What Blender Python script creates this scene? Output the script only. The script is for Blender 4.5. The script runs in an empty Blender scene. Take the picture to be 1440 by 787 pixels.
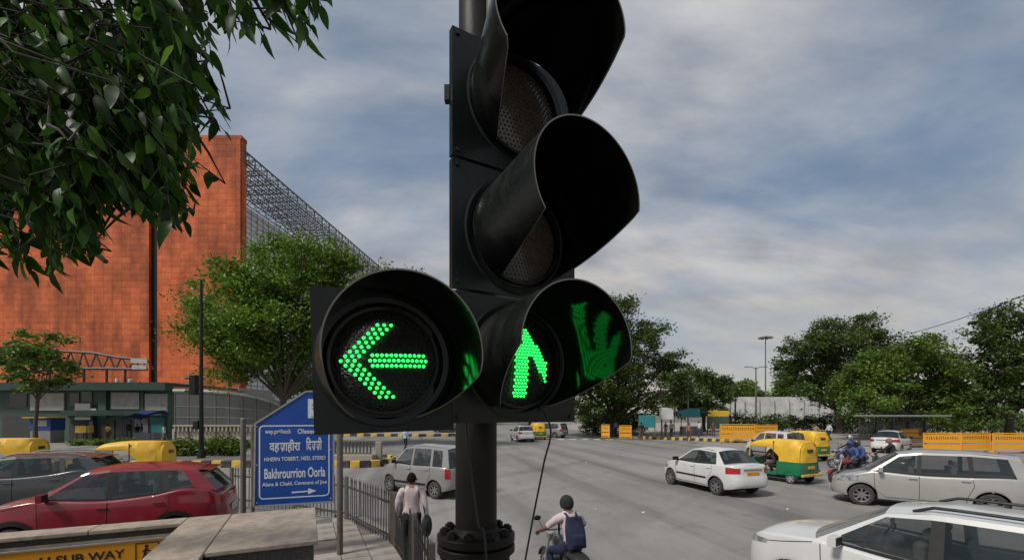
import bpy, bmesh, math, random
import numpy as np
from mathutils import Vector, Matrix, noise as mnoise

SC = bpy.context.scene
COL = SC.collection
R = math.radians
random.seed(7); rng = np.random.default_rng(7)

# ------------------------------------------------------------------ camera
H = 2.8            # eye height above the road
F = 620.0          # focal length in pixels of the 1440 px wide photograph
YH = 580.0         # horizon row
cam_d = bpy.data.cameras.new('camera'); cam = bpy.data.objects.new('camera', cam_d); COL.objects.link(cam)
cam.location = (0, 0, H); cam.rotation_euler = (R(90), 0, 0)
cam_d.sensor_fit = 'HORIZONTAL'; cam_d.sensor_width = 36.0; cam_d.lens = 36.0*F/1440.0
cam_d.shift_y = (YH-393.5)/1440.0
cam_d.clip_start = 0.05; cam_d.clip_end = 3000
SC.camera = cam

# ------------------------------------------------------------------ sky
SUN_EL, SUN_AZ = 50.0, -128.0       # degrees; azimuth 0 = straight ahead (+Y), positive to the right
world = bpy.data.worlds.new('World'); SC.world = world; world.use_nodes = True
nt = world.node_tree; nt.nodes.clear(); N = nt.nodes; LK = nt.links
def nd(t, **k):
    n = N.new(t)
    for a, b in k.items(): setattr(n, a, b)
    return n
sky = nd('ShaderNodeTexSky', sky_type='NISHITA', sun_disc=False)
sky.sun_elevation = R(SUN_EL); sky.sun_rotation = R(SUN_AZ); sky.air_density = 1.0; sky.dust_density = 1.5; sky.ozone_density = 1.0
tc = nd('ShaderNodeTexCoord'); sep = nd('ShaderNodeSeparateXYZ'); LK.new(tc.outputs['Generated'], sep.inputs[0])
def mth(op, a, b=None, c=None):
    n = nd('ShaderNodeMath', operation=op)
    for i, x in enumerate((a, b, c)):
        if x is None: continue
        if hasattr(x, 'is_linked'): LK.new(x, n.inputs[i])
        else: n.inputs[i].default_value = x
    return n.outputs[0]
zz = mth('ADD', mth('ABSOLUTE', sep.outputs[2]), 0.38)
cx = mth('DIVIDE', sep.outputs[0], zz); cy = mth('DIVIDE', sep.outputs[1], zz)
cmb = nd('ShaderNodeCombineXYZ'); LK.new(cx, cmb.inputs[0]); LK.new(cy, cmb.inputs[1])
mp = nd('ShaderNodeMapping'); mp.inputs['Rotation'].default_value = (0, 0, R(-35)); mp.inputs['Scale'].default_value = (1.0, 2.1, 1)
mp.inputs['Location'].default_value = (3.1, 2.2, 0)
LK.new(cmb.outputs[0], mp.inputs[0])
n1 = nd('ShaderNodeTexNoise'); n1.inputs['Scale'].default_value = 1.15; n1.inputs['Detail'].default_value = 9; n1.inputs['Roughness'].default_value = 0.55; n1.inputs['Distortion'].default_value = 0.5
LK.new(mp.outputs[0], n1.inputs['Vector'])
n2 = nd('ShaderNodeTexNoise'); n2.inputs['Scale'].default_value = 0.8; n2.inputs['Detail'].default_value = 3; LK.new(cmb.outputs[0], n2.inputs['Vector'])
cov = mth('ADD', mth('MULTIPLY', n1.outputs['Fac'], 0.62), mth('MULTIPLY', n2.outputs['Fac'], 0.38))
ramp = nd('ShaderNodeValToRGB'); ramp.color_ramp.elements[0].position = 0.33; ramp.color_ramp.elements[1].position = 0.59
ramp.color_ramp.elements[0].color = (0, 0, 0, 1); ramp.color_ramp.elements[1].color = (1, 1, 1, 1)
LK.new(cov, ramp.inputs[0])
# low sky fades into one even veil
hz = mth('SUBTRACT', 1.0, mth('MULTIPLY', mth('ABSOLUTE', sep.outputs[2]), 2.5)); hz.node.use_clamp = True
fac = mth('MAXIMUM', ramp.outputs[0], mth('MULTIPLY', hz, 0.85))
n3 = nd('ShaderNodeTexNoise'); n3.inputs['Scale'].default_value = 2.6; n3.inputs['Detail'].default_value = 8; n3.inputs['Roughness'].default_value = 0.52; LK.new(mp.outputs[0], n3.inputs['Vector'])
cr = nd('ShaderNodeValToRGB'); cr.color_ramp.elements[0].position = 0.34; cr.color_ramp.elements[1].position = 0.68
cr.color_ramp.elements[0].color = (2.5, 2.72, 3.2, 1); cr.color_ramp.elements[1].color = (5.7, 5.6, 5.6, 1)
LK.new(n3.outputs['Fac'], cr.inputs[0])
warm = nd('ShaderNodeMix', data_type='RGBA'); LK.new(hz, warm.inputs['Factor']); LK.new(cr.outputs[0], warm.inputs['A']); warm.inputs['B'].default_value = (5.6, 5.15, 4.25, 1)
wf = mth('MULTIPLY', hz, 0.85); LK.new(wf, warm.inputs['Factor'])
base = nd('ShaderNodeMix', data_type='RGBA'); base.inputs['Factor'].default_value = 0.7; LK.new(sky.outputs[0], base.inputs['A']); base.inputs['B'].default_value = (1.2, 2.0, 3.05, 1)
mx = nd('ShaderNodeMix', data_type='RGBA'); LK.new(fac, mx.inputs['Factor']); LK.new(base.outputs['Result'], mx.inputs['A']); LK.new(warm.outputs['Result'], mx.inputs['B'])
bg = nd('ShaderNodeBackground'); bg.inputs['Strength'].default_value = 0.05; LK.new(mx.outputs['Result'], bg.inputs['Color'])
wo = nd('ShaderNodeOutputWorld'); LK.new(bg.outputs[0], wo.inputs['Surface'])

# ------------------------------------------------------------------ sun
sl = bpy.data.lights.new('sun', 'SUN'); sl.energy = 1.5; sl.angle = R(13); sl.color = (1.0, 0.95, 0.88)
so = bpy.data.objects.new('sun', sl); COL.objects.link(so)
sd = Vector((math.sin(R(SUN_AZ))*math.cos(R(SUN_EL)), math.cos(R(SUN_AZ))*math.cos(R(SUN_EL)), math.sin(R(SUN_EL))))
so.rotation_euler = sd.to_track_quat('Z', 'Y').to_euler(); so.location = (0, 0, 60)

SC.view_settings.view_transform = 'Standard'; SC.view_settings.look = 'None'
SC.view_settings.gamma = 1.0; SC.view_settings.exposure = 1.2; SC.view_settings.use_curve_mapping = False
try:
    SC.cycles.max_bounces = 8; SC.cycles.transparent_max_bounces = 12
except Exception: pass

# ------------------------------------------------------------------ helpers
def g(px, py, z=0.0):
    """point at height z that the photograph shows at pixel px, py"""
    Y = (H-z)*F/(py-YH)
    return Vector(((px-720.0)/F*Y, Y, z))
def at(px, py, Y):
    return Vector(((px-720.0)/F*Y, Y, H-(py-YH)/F*Y))
def srgb(r, g_, b):
    f = lambda c: (c/255/12.92 if c/255 <= 0.04045 else ((c/255+0.055)/1.055)**2.4)
    return (f(r), f(g_), f(b))

MATS = {}
def mat(name, c, rough=0.6, metal=0.0, c2=None, scale=4.0, detail=6, bump=0.0, bscale=None, spec=0.5, emit=None, es=0.0,
        alpha=1.0, coat=0.0, rand=0.0, island=0.0, stretch=(1, 1, 1), dirt=None, dscale=1.0, dlo=0.5, dhi=0.7, world_co=False):
    """procedural Principled material: two-tone noise, optional dirt patches, bump, per-object or per-island variation"""
    m = bpy.data.materials.new(name); m.use_nodes = True; t = m.node_tree; n = t.nodes; l = t.links
    p = n['Principled BSDF']; p.inputs['Roughness'].default_value = rough; p.inputs['Metallic'].default_value = metal
    p.inputs['Specular IOR Level'].default_value = spec; p.inputs['Alpha'].default_value = alpha; p.inputs['Coat Weight'].default_value = coat
    p.inputs['Coat Roughness'].default_value = 0.06
    if emit: p.inputs['Emission Color'].default_value = (*emit, 1); p.inputs['Emission Strength'].default_value = es
    co = n.new('ShaderNodeTexCoord'); mpn = n.new('ShaderNodeMapping'); mpn.inputs['Scale'].default_value = stretch
    if world_co:
        ge = n.new('ShaderNodeNewGeometry'); l.new(ge.outputs['Position'], mpn.inputs[0])
    else: l.new(co.outputs['Object'], mpn.inputs[0])
    out = None
    def rgb(col):
        x = n.new('ShaderNodeRGB'); x.outputs[0].default_value = (*col, 1); return x.outputs[0]
    out = rgb(c)
    def mixin(fac, a, b):
        x = n.new('ShaderNodeMix'); x.data_type = 'RGBA'
        if hasattr(fac, 'is_linked'): l.new(fac, x.inputs['Factor'])
        else: x.inputs['Factor'].default_value = fac
        l.new(a, x.inputs['A']); l.new(b, x.inputs['B']); return x.outputs['Result']
    if c2:
        ns = n.new('ShaderNodeTexNoise'); ns.inputs['Scale'].default_value = scale; ns.inputs['Detail'].default_value = detail; ns.inputs['Roughness'].default_value = 0.62
        l.new(mpn.outputs[0], ns.inputs['Vector'])
        rp = n.new('ShaderNodeMapRange'); rp.inputs['From Min'].default_value = 0.32; rp.inputs['From Max'].default_value = 0.68; l.new(ns.outputs['Fac'], rp.inputs['Value'])
        out = mixin(rp.outputs[0], out, rgb(c2))
    if dirt:
        ds = n.new('ShaderNodeTexNoise'); ds.inputs['Scale'].default_value = dscale; ds.inputs['Detail'].default_value = 8; ds.inputs['Roughness'].default_value = 0.68
        l.new(mpn.outputs[0], ds.inputs['Vector'])
        rp = n.new('ShaderNodeMapRange'); rp.inputs['From Min'].default_value = dlo; rp.inputs['From Max'].default_value = dhi; l.new(ds.outputs['Fac'], rp.inputs['Value'])
        out = mixin(rp.outputs[0], out, rgb(dirt))
        rr = n.new('ShaderNodeMapRange'); rr.inputs['To Min'].default_value = rough; rr.inputs['To Max'].default_value = min(1, rough+0.3); l.new(rp.outputs[0], rr.inputs['Value']); l.new(rr.outputs[0], p.inputs['Roughness'])
    if rand or island:
        hs = n.new('ShaderNodeHueSaturation'); l.new(out, hs.inputs['Color'])
        if island: q = n.new('ShaderNodeNewGeometry'); src = q.outputs['Random Per Island']; amt = island
        else: q = n.new('ShaderNodeObjectInfo'); src = q.outputs['Random']; amt = rand
        mr = n.new('ShaderNodeMapRange'); mr.inputs['To Min'].default_value = 1-amt; mr.inputs['To Max'].default_value = 1+amt
        l.new(src, mr.inputs['Value']); l.new(mr.outputs[0], hs.inputs['Value']); out = hs.outputs[0]
    l.new(out, p.inputs['Base Color'])
    if bump:
        bs = n.new('ShaderNodeTexNoise'); bs.inputs['Scale'].default_value = bscale or scale*4; bs.inputs['Detail'].default_value = 6
        l.new(mpn.outputs[0], bs.inputs['Vector'])
        bm = n.new('ShaderNodeBump'); bm.inputs['Strength'].default_value = bump; bm.inputs['Distance'].default_value = 0.02
        l.new(bs.outputs['Fac'], bm.inputs['Height']); l.new(bm.outputs[0], p.inputs['Normal'])
    MATS[name] = m
    return m

def leafmat(name, ca, cb, cc, trans=0.35, rough=0.5, gloss=0.35):
    m = bpy.data.materials.new(name); m.use_nodes = True; t = m.node_tree; n = t.nodes; l = t.links
    p = n['Principled BSDF']; o = n['Material Output']
    ge = n.new('ShaderNodeNewGeometry'); oi = n.new('ShaderNodeObjectInfo')
    ad = n.new('ShaderNodeMath'); ad.operation = 'ADD'; l.new(ge.outputs['Random Per Island'], ad.inputs[0]); l.new(oi.outputs['Random'], ad.inputs[1])
    fr = n.new('ShaderNodeMath'); fr.operation = 'FRACT'; l.new(ad.outputs[0], fr.inputs[0])
    rp = n.new('ShaderNodeValToRGB'); e = rp.color_ramp.elements; e[0].color = (*ca, 1); e[0].position = 0; e[1].color = (*cc, 1); e[1].position = 1
    k = e.new(0.6); k.color = (*cb, 1)
    l.new(fr.outputs[0], rp.inputs[0])
    # clump-wide tint so that whole twigs differ from each other
    ns = n.new('ShaderNodeTexNoise'); ns.inputs['Scale'].default_value = 0.45; ns.inputs['Detail'].default_value = 3; l.new(ge.outputs['Position'], ns.inputs['Vector'])
    mr = n.new('ShaderNodeMapRange'); mr.inputs['From Min'].default_value = 0.3; mr.inputs['From Max'].default_value = 0.7; mr.inputs['To Min'].default_value = 0.7; mr.inputs['To Max'].default_value = 1.35
    l.new(ns.outputs['Fac'], mr.inputs['Value'])
    hs = n.new('ShaderNodeHueSaturation'); l.new(rp.outputs[0], hs.inputs['Color']); l.new(mr.outputs[0], hs.inputs['Value'])
    l.new(hs.outputs[0], p.inputs['Base Color']); p.inputs['Roughness'].default_value = rough; p.inputs['Specular IOR Level'].default_value = gloss
    tr = n.new('ShaderNodeBsdfTranslucent'); l.new(hs.outputs[0], tr.inputs['Color'])
    mxs = n.new('ShaderNodeMixShader'); mxs.inputs[0].default_value = trans; l.new(p.outputs[0], mxs.inputs[1]); l.new(tr.outputs[0], mxs.inputs[2]); l.new(mxs.outputs[0], o.inputs['Surface'])
    return m

class MB:
    """collects shapes; build() links them as ONE mesh object"""
    def __init__(s): s.v = []; s.f = []; s.m = []; s.s = []
    def add(s, vs, fs, mi=0, sm=False, M=None):
        o = len(s.v)
        s.v += [tuple(M @ Vector(v)) if M is not None else tuple(v) for v in vs]
        s.f += [tuple(i+o for i in f) for f in fs]; s.m += [mi]*len(fs); s.s += [sm]*len(fs); return s
    def box(s, c, d, mi=0, M=None):
        x, y, z = d[0]/2, d[1]/2, d[2]/2
        vs = [(c[0]+i*x, c[1]+j*y, c[2]+k*z) for i in (-1, 1) for j in (-1, 1) for k in (-1, 1)]
        return s.add(vs, [(0,1,3,2),(4,6,7,5),(0,4,5,1),(2,3,7,6),(0,2,6,4),(1,5,7,3)], mi, False, M)
    def bar(s, a, b, w, h=None, mi=0, up=(0, 0, 1)):
        a, b = Vector(a), Vector(b); h = h or w; d = (b-a).normalized(); u = Vector(up)
        if abs(d.dot(u)) > 0.98: u = Vector((1, 0, 0))
        x = d.cross(u).normalized()*w/2; y = x.cross(d).normalized()*h/2
        vs = [p+i*x+j*y for p in (a, b) for i, j in ((-1,-1),(1,-1),(1,1),(-1,1))]
        return s.add(vs, [(3,2,1,0),(4,5,6,7),(0,1,5,4),(1,2,6,5),(2,3,7,6),(3,0,4,7)], mi)
    def tube(s, pts, r, n=8, mi=0, sm=True, caps=True):
        pts = [Vector(p) for p in pts]; k = len(pts); rs = r if isinstance(r, (list, tuple)) else [r]*k
        vs = []; fs = []; px = None
        for i, p in enumerate(pts):
            d = (pts[min(i+1, k-1)]-pts[max(i-1, 0)]).normalized()
            if px is None:
                u = Vector((0, 0, 1)) if abs(d.z) < 0.95 else Vector((1, 0, 0)); px = d.cross(u).normalized()
            else: px = (px-d*px.dot(d)).normalized()
            py = d.cross(px)
            vs += [p+(px*math.cos(2*math.pi*j/n)+py*math.sin(2*math.pi*j/n))*rs[i] for j in range(n)]
        for i in range(k-1):
            for j in range(n): a = i*n+j; b = i*n+(j+1) % n; fs.append((a, b, b+n, a+n))
        s.add(vs, fs, mi, sm)
        if caps: s.add(vs[:n], [tuple(range(n-1, -1, -1))], mi); s.add(vs[-n:], [tuple(range(n))], mi)
        return s
    def lathe(s, prof, n=24, mi=0, M=None, sm=True, closed=False):
        """profile of (radius, height) turned about Z"""
        vs = []; fs = []; k = len(prof)
        for r, z in prof: vs += [(r*math.cos(2*math.pi*j/n), r*math.sin(2*math.pi*j/n), z) for j in range(n)]
        for i in range(k-1 if not closed else k):
            i2 = (i+1) % k
            for j in range(n): fs.append((i*n+j, i*n+(j+1) % n, i2*n+(j+1) % n, i2*n+j))
        return s.add(vs, fs, mi, sm, M)
    def prism(s, poly, z0, z1, mi=0, M=None, mi_top=None):
        n = len(poly); vs = [(x, y, z0) for x, y in poly]+[(x, y, z1) for x, y in poly]
        ar = sum(poly[i][0]*poly[(i+1) % n][1]-poly[(i+1) % n][0]*poly[i][1] for i in range(n))
        lo, hi = tuple(range(n-1, -1, -1)), tuple(range(n, 2*n)); sd_ = [(i, (i+1) % n, n+(i+1) % n, n+i) for i in range(n)]
        if ar < 0: lo, hi = lo[::-1], hi[::-1]; sd_ = [f[::-1] for f in sd_]
        s.add(vs, sd_+[lo], mi, False, M); s.add(vs, [hi], mi if mi_top is None else mi_top, False, M); return s
    def ell(s, c, r, n=12, k=8, mi=0, M=None):
        vs = []; fs = []
        for i in range(k+1):
            t = math.pi*i/k
            vs += [(c[0]+r[0]*math.sin(t)*math.cos(2*math.pi*j/n), c[1]+r[1]*math.sin(t)*math.sin(2*math.pi*j/n), c[2]+r[2]*math.cos(t)) for j in range(n)]
        for i in range(k):
            for j in range(n): fs.append((i*n+j, (i+1)*n+j, (i+1)*n+(j+1) % n, i*n+(j+1) % n))
        return s.add(vs, fs, mi, True, M)
    def grid(s, P, mi=0, sm=True, flip=False):
        """P[i][j] of points"""
        a, b = len(P), len(P[0]); vs = [p for row in P for p in row]
        fs = [(i*b+j, (i+1)*b+j, (i+1)*b+j+1, i*b+j+1) for i in range(a-1) for j in range(b-1)]
        if flip: fs = [f[::-1] for f in fs]
        return s.add(vs, fs, mi, sm)
    def mesh(s, name, mats, sharp=35):
        me = bpy.data.meshes.new(name); me.from_pydata(s.v, [], s.f)
        for m in (mats if isinstance(mats, (list, tuple)) else [mats]): me.materials.append(m)
        me.polygons.foreach_set('material_index', s.m); me.polygons.foreach_set('use_smooth', s.s)
        me.validate(); me.update()
        if any(s.s): me.set_sharp_from_angle(angle=R(sharp))
        return me
    def build(s, name, mats, parent=None, loc=(0, 0, 0), rot=(0, 0, 0), bevel=0, sharp=35):
        return link(name, s.mesh(name, mats, sharp), parent, loc, rot, bevel)

def link(name, me, parent=None, loc=(0, 0, 0), rot=(0, 0, 0), bevel=0):
    o = bpy.data.objects.new(name, me); COL.objects.link(o); o.location = loc; o.rotation_euler = rot
    if parent: o.parent = parent
    if bevel:
        b = o.modifiers.new('bevel', 'BEVEL'); b.width = bevel; b.segments = 2; b.limit_method = 'ANGLE'; b.angle_limit = R(35)
    return o
def tag(o, label=None, cat=None, group=None, kind=None):
    if label: o['label'] = label
    if cat: o['category'] = cat
    if group: o['group'] = group
    if kind: o['kind'] = kind
    return o
def thing(name, label, cat, loc=(0, 0, 0), rz=0.0, group=None):
    o = bpy.data.objects.new(name, None); COL.objects.link(o); o.location = loc; o.rotation_euler = (0, 0, rz); o.empty_display_size = 0.3
    return tag(o, label, cat, group)
def text_part(name, body, size, m, parent, M, ext=0.002, sx=1.0, bold=0.0, align='CENTER', fit=None):
    cu = bpy.data.curves.new(name, 'FONT'); cu.body = body; cu.size = size; cu.extrude = ext; cu.align_x = align; cu.offset = bold
    ob = bpy.data.objects.new(name, cu); COL.objects.link(ob)
    dg = bpy.context.evaluated_depsgraph_get(); me = bpy.data.meshes.new_from_object(ob.evaluated_get(dg))
    bpy.data.objects.remove(ob); me.materials.clear(); me.materials.append(m)
    if fit:
        xs = [v.co.x for v in me.vertices]; ys = [v.co.y for v in me.vertices]; w0, h0 = max(xs)-min(xs), max(ys)-min(ys)
        me.transform(Matrix.Translation((-(max(xs)+min(xs))/2, -min(ys), 0))); me.transform(Matrix.Diagonal((fit[0]/w0, fit[1]/h0, 1, 1)))
    me.transform(Matrix.Diagonal((sx, 1, 1, 1))); me.transform(M)
    return link(name, me, parent)
def smooth_interp(pts):
    xs = np.array([p[0] for p in pts], float); ys = np.array([p[1] for p in pts], float); o = np.argsort(xs); xs, ys = xs[o], ys[o]
    d = np.diff(ys)/np.diff(xs); m = np.zeros_like(ys); m[0], m[-1] = d[0], d[-1]
    for i in range(1, len(xs)-1): m[i] = 0 if d[i-1]*d[i] <= 0 else 2*d[i-1]*d[i]/(d[i-1]+d[i])
    def f(x):
        x = min(max(x, xs[0]), xs[-1]); i = min(int(np.searchsorted(xs, x, 'right'))-1, len(xs)-2); h = xs[i+1]-xs[i]; t = (x-xs[i])/h
        return float((2*t**3-3*t*t+1)*ys[i]+(t**3-2*t*t+t)*h*m[i]+(-2*t**3+3*t*t)*ys[i+1]+(t**3-t*t)*h*m[i+1])
    return f
def inside(p, poly):
    x, y = p; c = False; n = len(poly)
    for i in range(n):
        x1, y1 = poly[i]; x2, y2 = poly[(i+1) % n]
        if (y1 > y) != (y2 > y) and x < (x2-x1)*(y-y1)/(y2-y1)+x1: c = not c
    return c
def yaw_of(dx, dy): return math.atan2(dy, dx)

# ------------------------------------------------------------------ materials
mat('asphalt', (0.205, 0.197, 0.184), 0.82, c2=(0.25, 0.24, 0.224), scale=0.35, bump=0.25, bscale=60, dirt=(0.115, 0.112, 0.106), dscale=0.22, dlo=0.47, dhi=0.72, stretch=(0.55, 0.3, 1))
def tyre_streaks():
    # rubbered wheel tracks: long dark stains along the way the traffic runs
    m = MATS['asphalt']; t = m.node_tree; n = t.nodes; l = t.links; p = n['Principled BSDF']; src = p.inputs['Base Color'].links[0].from_socket
    co = n.new('ShaderNodeTexCoord'); last = src
    for rot, sc, lo, hi, mn in ((-12, (0.55, 0.028, 1), .50, .66, .60), (38, (0.5, 0.03, 1), .56, .7, .8), (-12, (3.0, 0.12, 1), .5, .75, .86), (10, (1.3, 1.1, 1), .57, .66, .87)):
        mp_ = n.new('ShaderNodeMapping'); mp_.inputs['Rotation'].default_value = (0, 0, R(rot)); mp_.inputs['Scale'].default_value = sc; l.new(co.outputs['Object'], mp_.inputs[0])
        # rotate first, then stretch
        rt = n.new('ShaderNodeVectorRotate'); rt.rotation_type = 'Z_AXIS'; rt.inputs['Angle'].default_value = R(rot); l.new(co.outputs['Object'], rt.inputs['Vector']); mp_.inputs['Rotation'].default_value = (0, 0, 0); l.new(rt.outputs[0], mp_.inputs[0])
        ns = n.new('ShaderNodeTexNoise'); ns.inputs['Scale'].default_value = 1.0; ns.inputs['Detail'].default_value = 4; l.new(mp_.outputs[0], ns.inputs['Vector'])
        mr = n.new('ShaderNodeMapRange'); mr.inputs['From Min'].default_value = lo; mr.inputs['From Max'].default_value = hi; mr.inputs['To Min'].default_value = 1.0; mr.inputs['To Max'].default_value = mn; l.new(ns.outputs['Fac'], mr.inputs['Value'])
        hs = n.new('ShaderNodeHueSaturation'); l.new(last, hs.inputs['Color']); l.new(mr.outputs[0], hs.inputs['Value']); last = hs.outputs[0]
    l.new(last, p.inputs['Base Color'])
tyre_streaks()
mat('earth', (0.16, 0.14, 0.11), 0.95, c2=(0.1, 0.095, 0.08), scale=0.4, bump=0.3)
mat('paving', (0.30, 0.27, 0.235), 0.85, c2=(0.22, 0.2, 0.175), scale=3, bump=0.25, bscale=40, rand=0.13, dirt=(0.14, 0.125, 0.11), dscale=2.2, dlo=0.52, dhi=0.75)
mat('paving_bed', (0.15, 0.135, 0.12), 0.95, c2=(0.1, 0.09, 0.08), scale=5, bump=0.3)
mat('kerb_yellow', (0.62, 0.40, 0.06), 0.7, c2=(0.5, 0.33, 0.07), scale=5, dirt=(0.2, 0.16, 0.1), dscale=4, dlo=0.5, dhi=0.75)
mat('kerb_black', (0.022, 0.022, 0.022), 0.7, c2=(0.05, 0.048, 0.045), scale=5, dirt=(0.12, 0.11, 0.1), dscale=5, dlo=0.52, dhi=0.8)
mat('kerb_stone', (0.27, 0.25, 0.22), 0.85, c2=(0.19, 0.175, 0.155), scale=5, bump=0.2)
mat('paint_white_line', (0.6, 0.6, 0.57), 0.8, c2=(0.35, 0.34, 0.33), scale=9, dirt=(0.2, 0.2, 0.19), dscale=7, dlo=0.5, dhi=0.62)
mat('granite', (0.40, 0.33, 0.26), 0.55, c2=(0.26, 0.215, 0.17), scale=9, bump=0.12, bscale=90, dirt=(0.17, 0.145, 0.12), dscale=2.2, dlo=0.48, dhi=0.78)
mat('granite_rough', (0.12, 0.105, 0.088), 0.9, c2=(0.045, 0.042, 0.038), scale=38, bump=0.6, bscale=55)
mat('sandstone', (0.60, 0.145, 0.042), 0.85, c2=(0.42, 0.085, 0.025), scale=1.0, detail=8, rand=0.0)
mat('black_metal', (0.007, 0.0072, 0.0072), 0.42, spec=0.3, c2=(0.012, 0.012, 0.011), scale=14, bump=0.06, bscale=60, dirt=(0.05, 0.047, 0.04), dscale=7, dlo=0.56, dhi=0.8)
mat('signal_green', (0.004, 0.006, 0.0055), 0.33, spec=0.3, c2=(0.008, 0.012, 0.0105), scale=9, bump=0.05, bscale=50, dirt=(0.04, 0.042, 0.037), dscale=6, dlo=0.58, dhi=0.86, stretch=(1, 1, 0.45))
mat('hood_out', (0.004, 0.005, 0.0045), 0.27, spec=0.35, c2=(0.009, 0.0105, 0.0095), scale=12, dirt=(0.035, 0.036, 0.032), dscale=7, dlo=0.5, dhi=0.85, stretch=(1, 1, 0.5))
mat('hood_in', (0.003, 0.0035, 0.003), 0.085, c2=(0.006, 0.006, 0.006), scale=16, spec=0.26, bump=0.008, bscale=30)
mat('rim_worn', (0.16, 0.15, 0.13), 0.5, metal=0.4)
mat('pole_metal', (0.006, 0.0055, 0.005), 0.5, spec=0.15, c2=(0.016, 0.0145, 0.013), scale=5, bump=0.08, bscale=40, dirt=(0.022, 0.019, 0.016), dscale=4, dlo=0.55, dhi=0.85, stretch=(1, 1, 0.3))
mat('rubber', (0.015, 0.015, 0.015), 0.7)
mat('tyre', (0.025, 0.024, 0.023), 0.85, c2=(0.05, 0.047, 0.043), scale=12)
mat('alloy', (0.36, 0.36, 0.36), 0.35, metal=0.75, c2=(0.22, 0.215, 0.21), scale=10)
mat('dark_plastic', (0.009, 0.009, 0.0095), 0.45, c2=(0.014, 0.014, 0.014), scale=8, spec=0.35)
mat('underbody', (0.008, 0.008, 0.008), 0.9)
mat('interior', (0.075, 0.07, 0.064), 0.85, c2=(0.055, 0.05, 0.047), scale=6)
mat('seat_cloth', (0.16, 0.145, 0.125), 0.9, c2=(0.12, 0.11, 0.095), scale=20)
mat('glass', (0.03, 0.042, 0.046), 0.03, alpha=0.5, spec=1.0)
mat('glass_dark', (0.012, 0.016, 0.018), 0.04, alpha=0.72, spec=0.9)
mat('chrome', (0.55, 0.55, 0.55), 0.18, metal=1.0)
mat('tail_red', (0.32, 0.012, 0.015), 0.15, spec=0.6)
mat('head_lamp', (0.35, 0.37, 0.38), 0.08, c2=(0.08, 0.08, 0.085), scale=9, spec=0.7)
mat('amber_lamp', (0.6, 0.2, 0.02), 0.2)
mat('plate_yellow', (0.75, 0.34, 0.02), 0.5)
mat('plate_white', (0.7, 0.7, 0.68), 0.5)
mat('ink', (0.012, 0.012, 0.012), 0.6)
for nm, c, c2 in (('white', (0.56, 0.56, 0.545), (0.52, 0.52, 0.505)), ('silver', (0.30, 0.295, 0.285), (0.27, 0.265, 0.255)), ('pearl', (0.42, 0.41, 0.39), (0.38, 0.37, 0.35)),
                  ('red', (0.22, 0.007, 0.018), (0.19, 0.006, 0.015)), ('charcoal', (0.03, 0.032, 0.036), (0.04, 0.042, 0.045)), ('maroon', (0.22, 0.03, 0.03), (0.18, 0.03, 0.03))):
    mat('car_'+nm, c, 0.34, metal=0.35 if nm in ('silver', 'pearl') else 0.0, c2=c2, scale=2.5, coat=0.8, spec=0.5, dirt=tuple(x*.72+.02 for x in c), dscale=1.6, dlo=0.52, dhi=0.85)
mat('rick_yellow', (0.72, 0.44, 0.025), 0.5, c2=(0.62, 0.36, 0.025), scale=4, bump=0.12, bscale=7, dirt=(0.4, 0.26, 0.06), dscale=3, dlo=0.55, dhi=0.8)
mat('rick_green', (0.012, 0.17, 0.075), 0.4, c2=(0.012, 0.14, 0.06), scale=4, dirt=(0.06, 0.1, 0.06), dscale=4, dlo=0.56, dhi=0.8)
mat('sign_blue', (0.004, 0.055, 0.30), 0.42, c2=(0.006, 0.068, 0.33), scale=2, dirt=(0.03, 0.085, 0.27), dscale=3, dlo=0.55, dhi=0.8)
mat('sign_white', (0.62, 0.66, 0.72), 0.5)
mat('sign_grey', (0.33, 0.33, 0.32), 0.5, c2=(0.25, 0.25, 0.24), scale=9)
mat('sign_orange', (0.72, 0.30, 0.012), 0.5, c2=(0.62, 0.26, 0.012), scale=2)
mat('post_grey', (0.14, 0.12, 0.10), 0.6, c2=(0.09, 0.078, 0.066), scale=9, bump=0.1)
mat('rail_paint', (0.035, 0.034, 0.033), 0.5, c2=(0.065, 0.06, 0.057), scale=16)
mat('kiosk_green', (0.04, 0.085, 0.06), 0.6, c2=(0.055, 0.10, 0.07), scale=2, dirt=(0.08, 0.1, 0.08), dscale=1.2)
mat('kiosk_dark', (0.015, 0.038, 0.032), 0.6, c2=(0.02, 0.05, 0.04), scale=2)
mat('panel_white', (0.42, 0.41, 0.385), 0.7, c2=(0.36, 0.35, 0.33), scale=1.2, dirt=(0.25, 0.235, 0.21), dscale=1.5)
mat('panel_grey', (0.2, 0.2, 0.2), 0.6, c2=(0.16, 0.16, 0.155), scale=1.5)
mat('tarp_blue', (0.02, 0.055, 0.23), 0.55, c2=(0.015, 0.04, 0.18), scale=3, bump=0.3, bscale=4)
mat('tarp_teal', (0.03, 0.22, 0.24), 0.55, c2=(0.025, 0.17, 0.19), scale=3, bump=0.2, bscale=4)
mat('steel', (0.33, 0.34, 0.35), 0.5, metal=0.3)
mat('lattice_grey', (0.15, 0.155, 0.16), 0.6, c2=(0.11, 0.115, 0.12), scale=0.5)
mat('steel_dark', (0.045, 0.043, 0.042), 0.6)
mat('canopy_glass', (0.085, 0.095, 0.098), 0.12, c2=(0.06, 0.066, 0.07), scale=0.8, alpha=0.8, spec=0.6)
mat('office_glass', (0.6, 0.62, 0.63), 0.3, c2=(0.68, 0.7, 0.71), scale=0.15, spec=0.7)  # pale base colour stands in for the sky mirrored in the panes
mat('concrete', (0.3, 0.28, 0.25), 0.9, c2=(0.23, 0.215, 0.19), scale=0.8, bump=0.15)
mat('wall_cream', (0.36, 0.31, 0.25), 0.85, c2=(0.3, 0.26, 0.21), scale=1.2)
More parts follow.
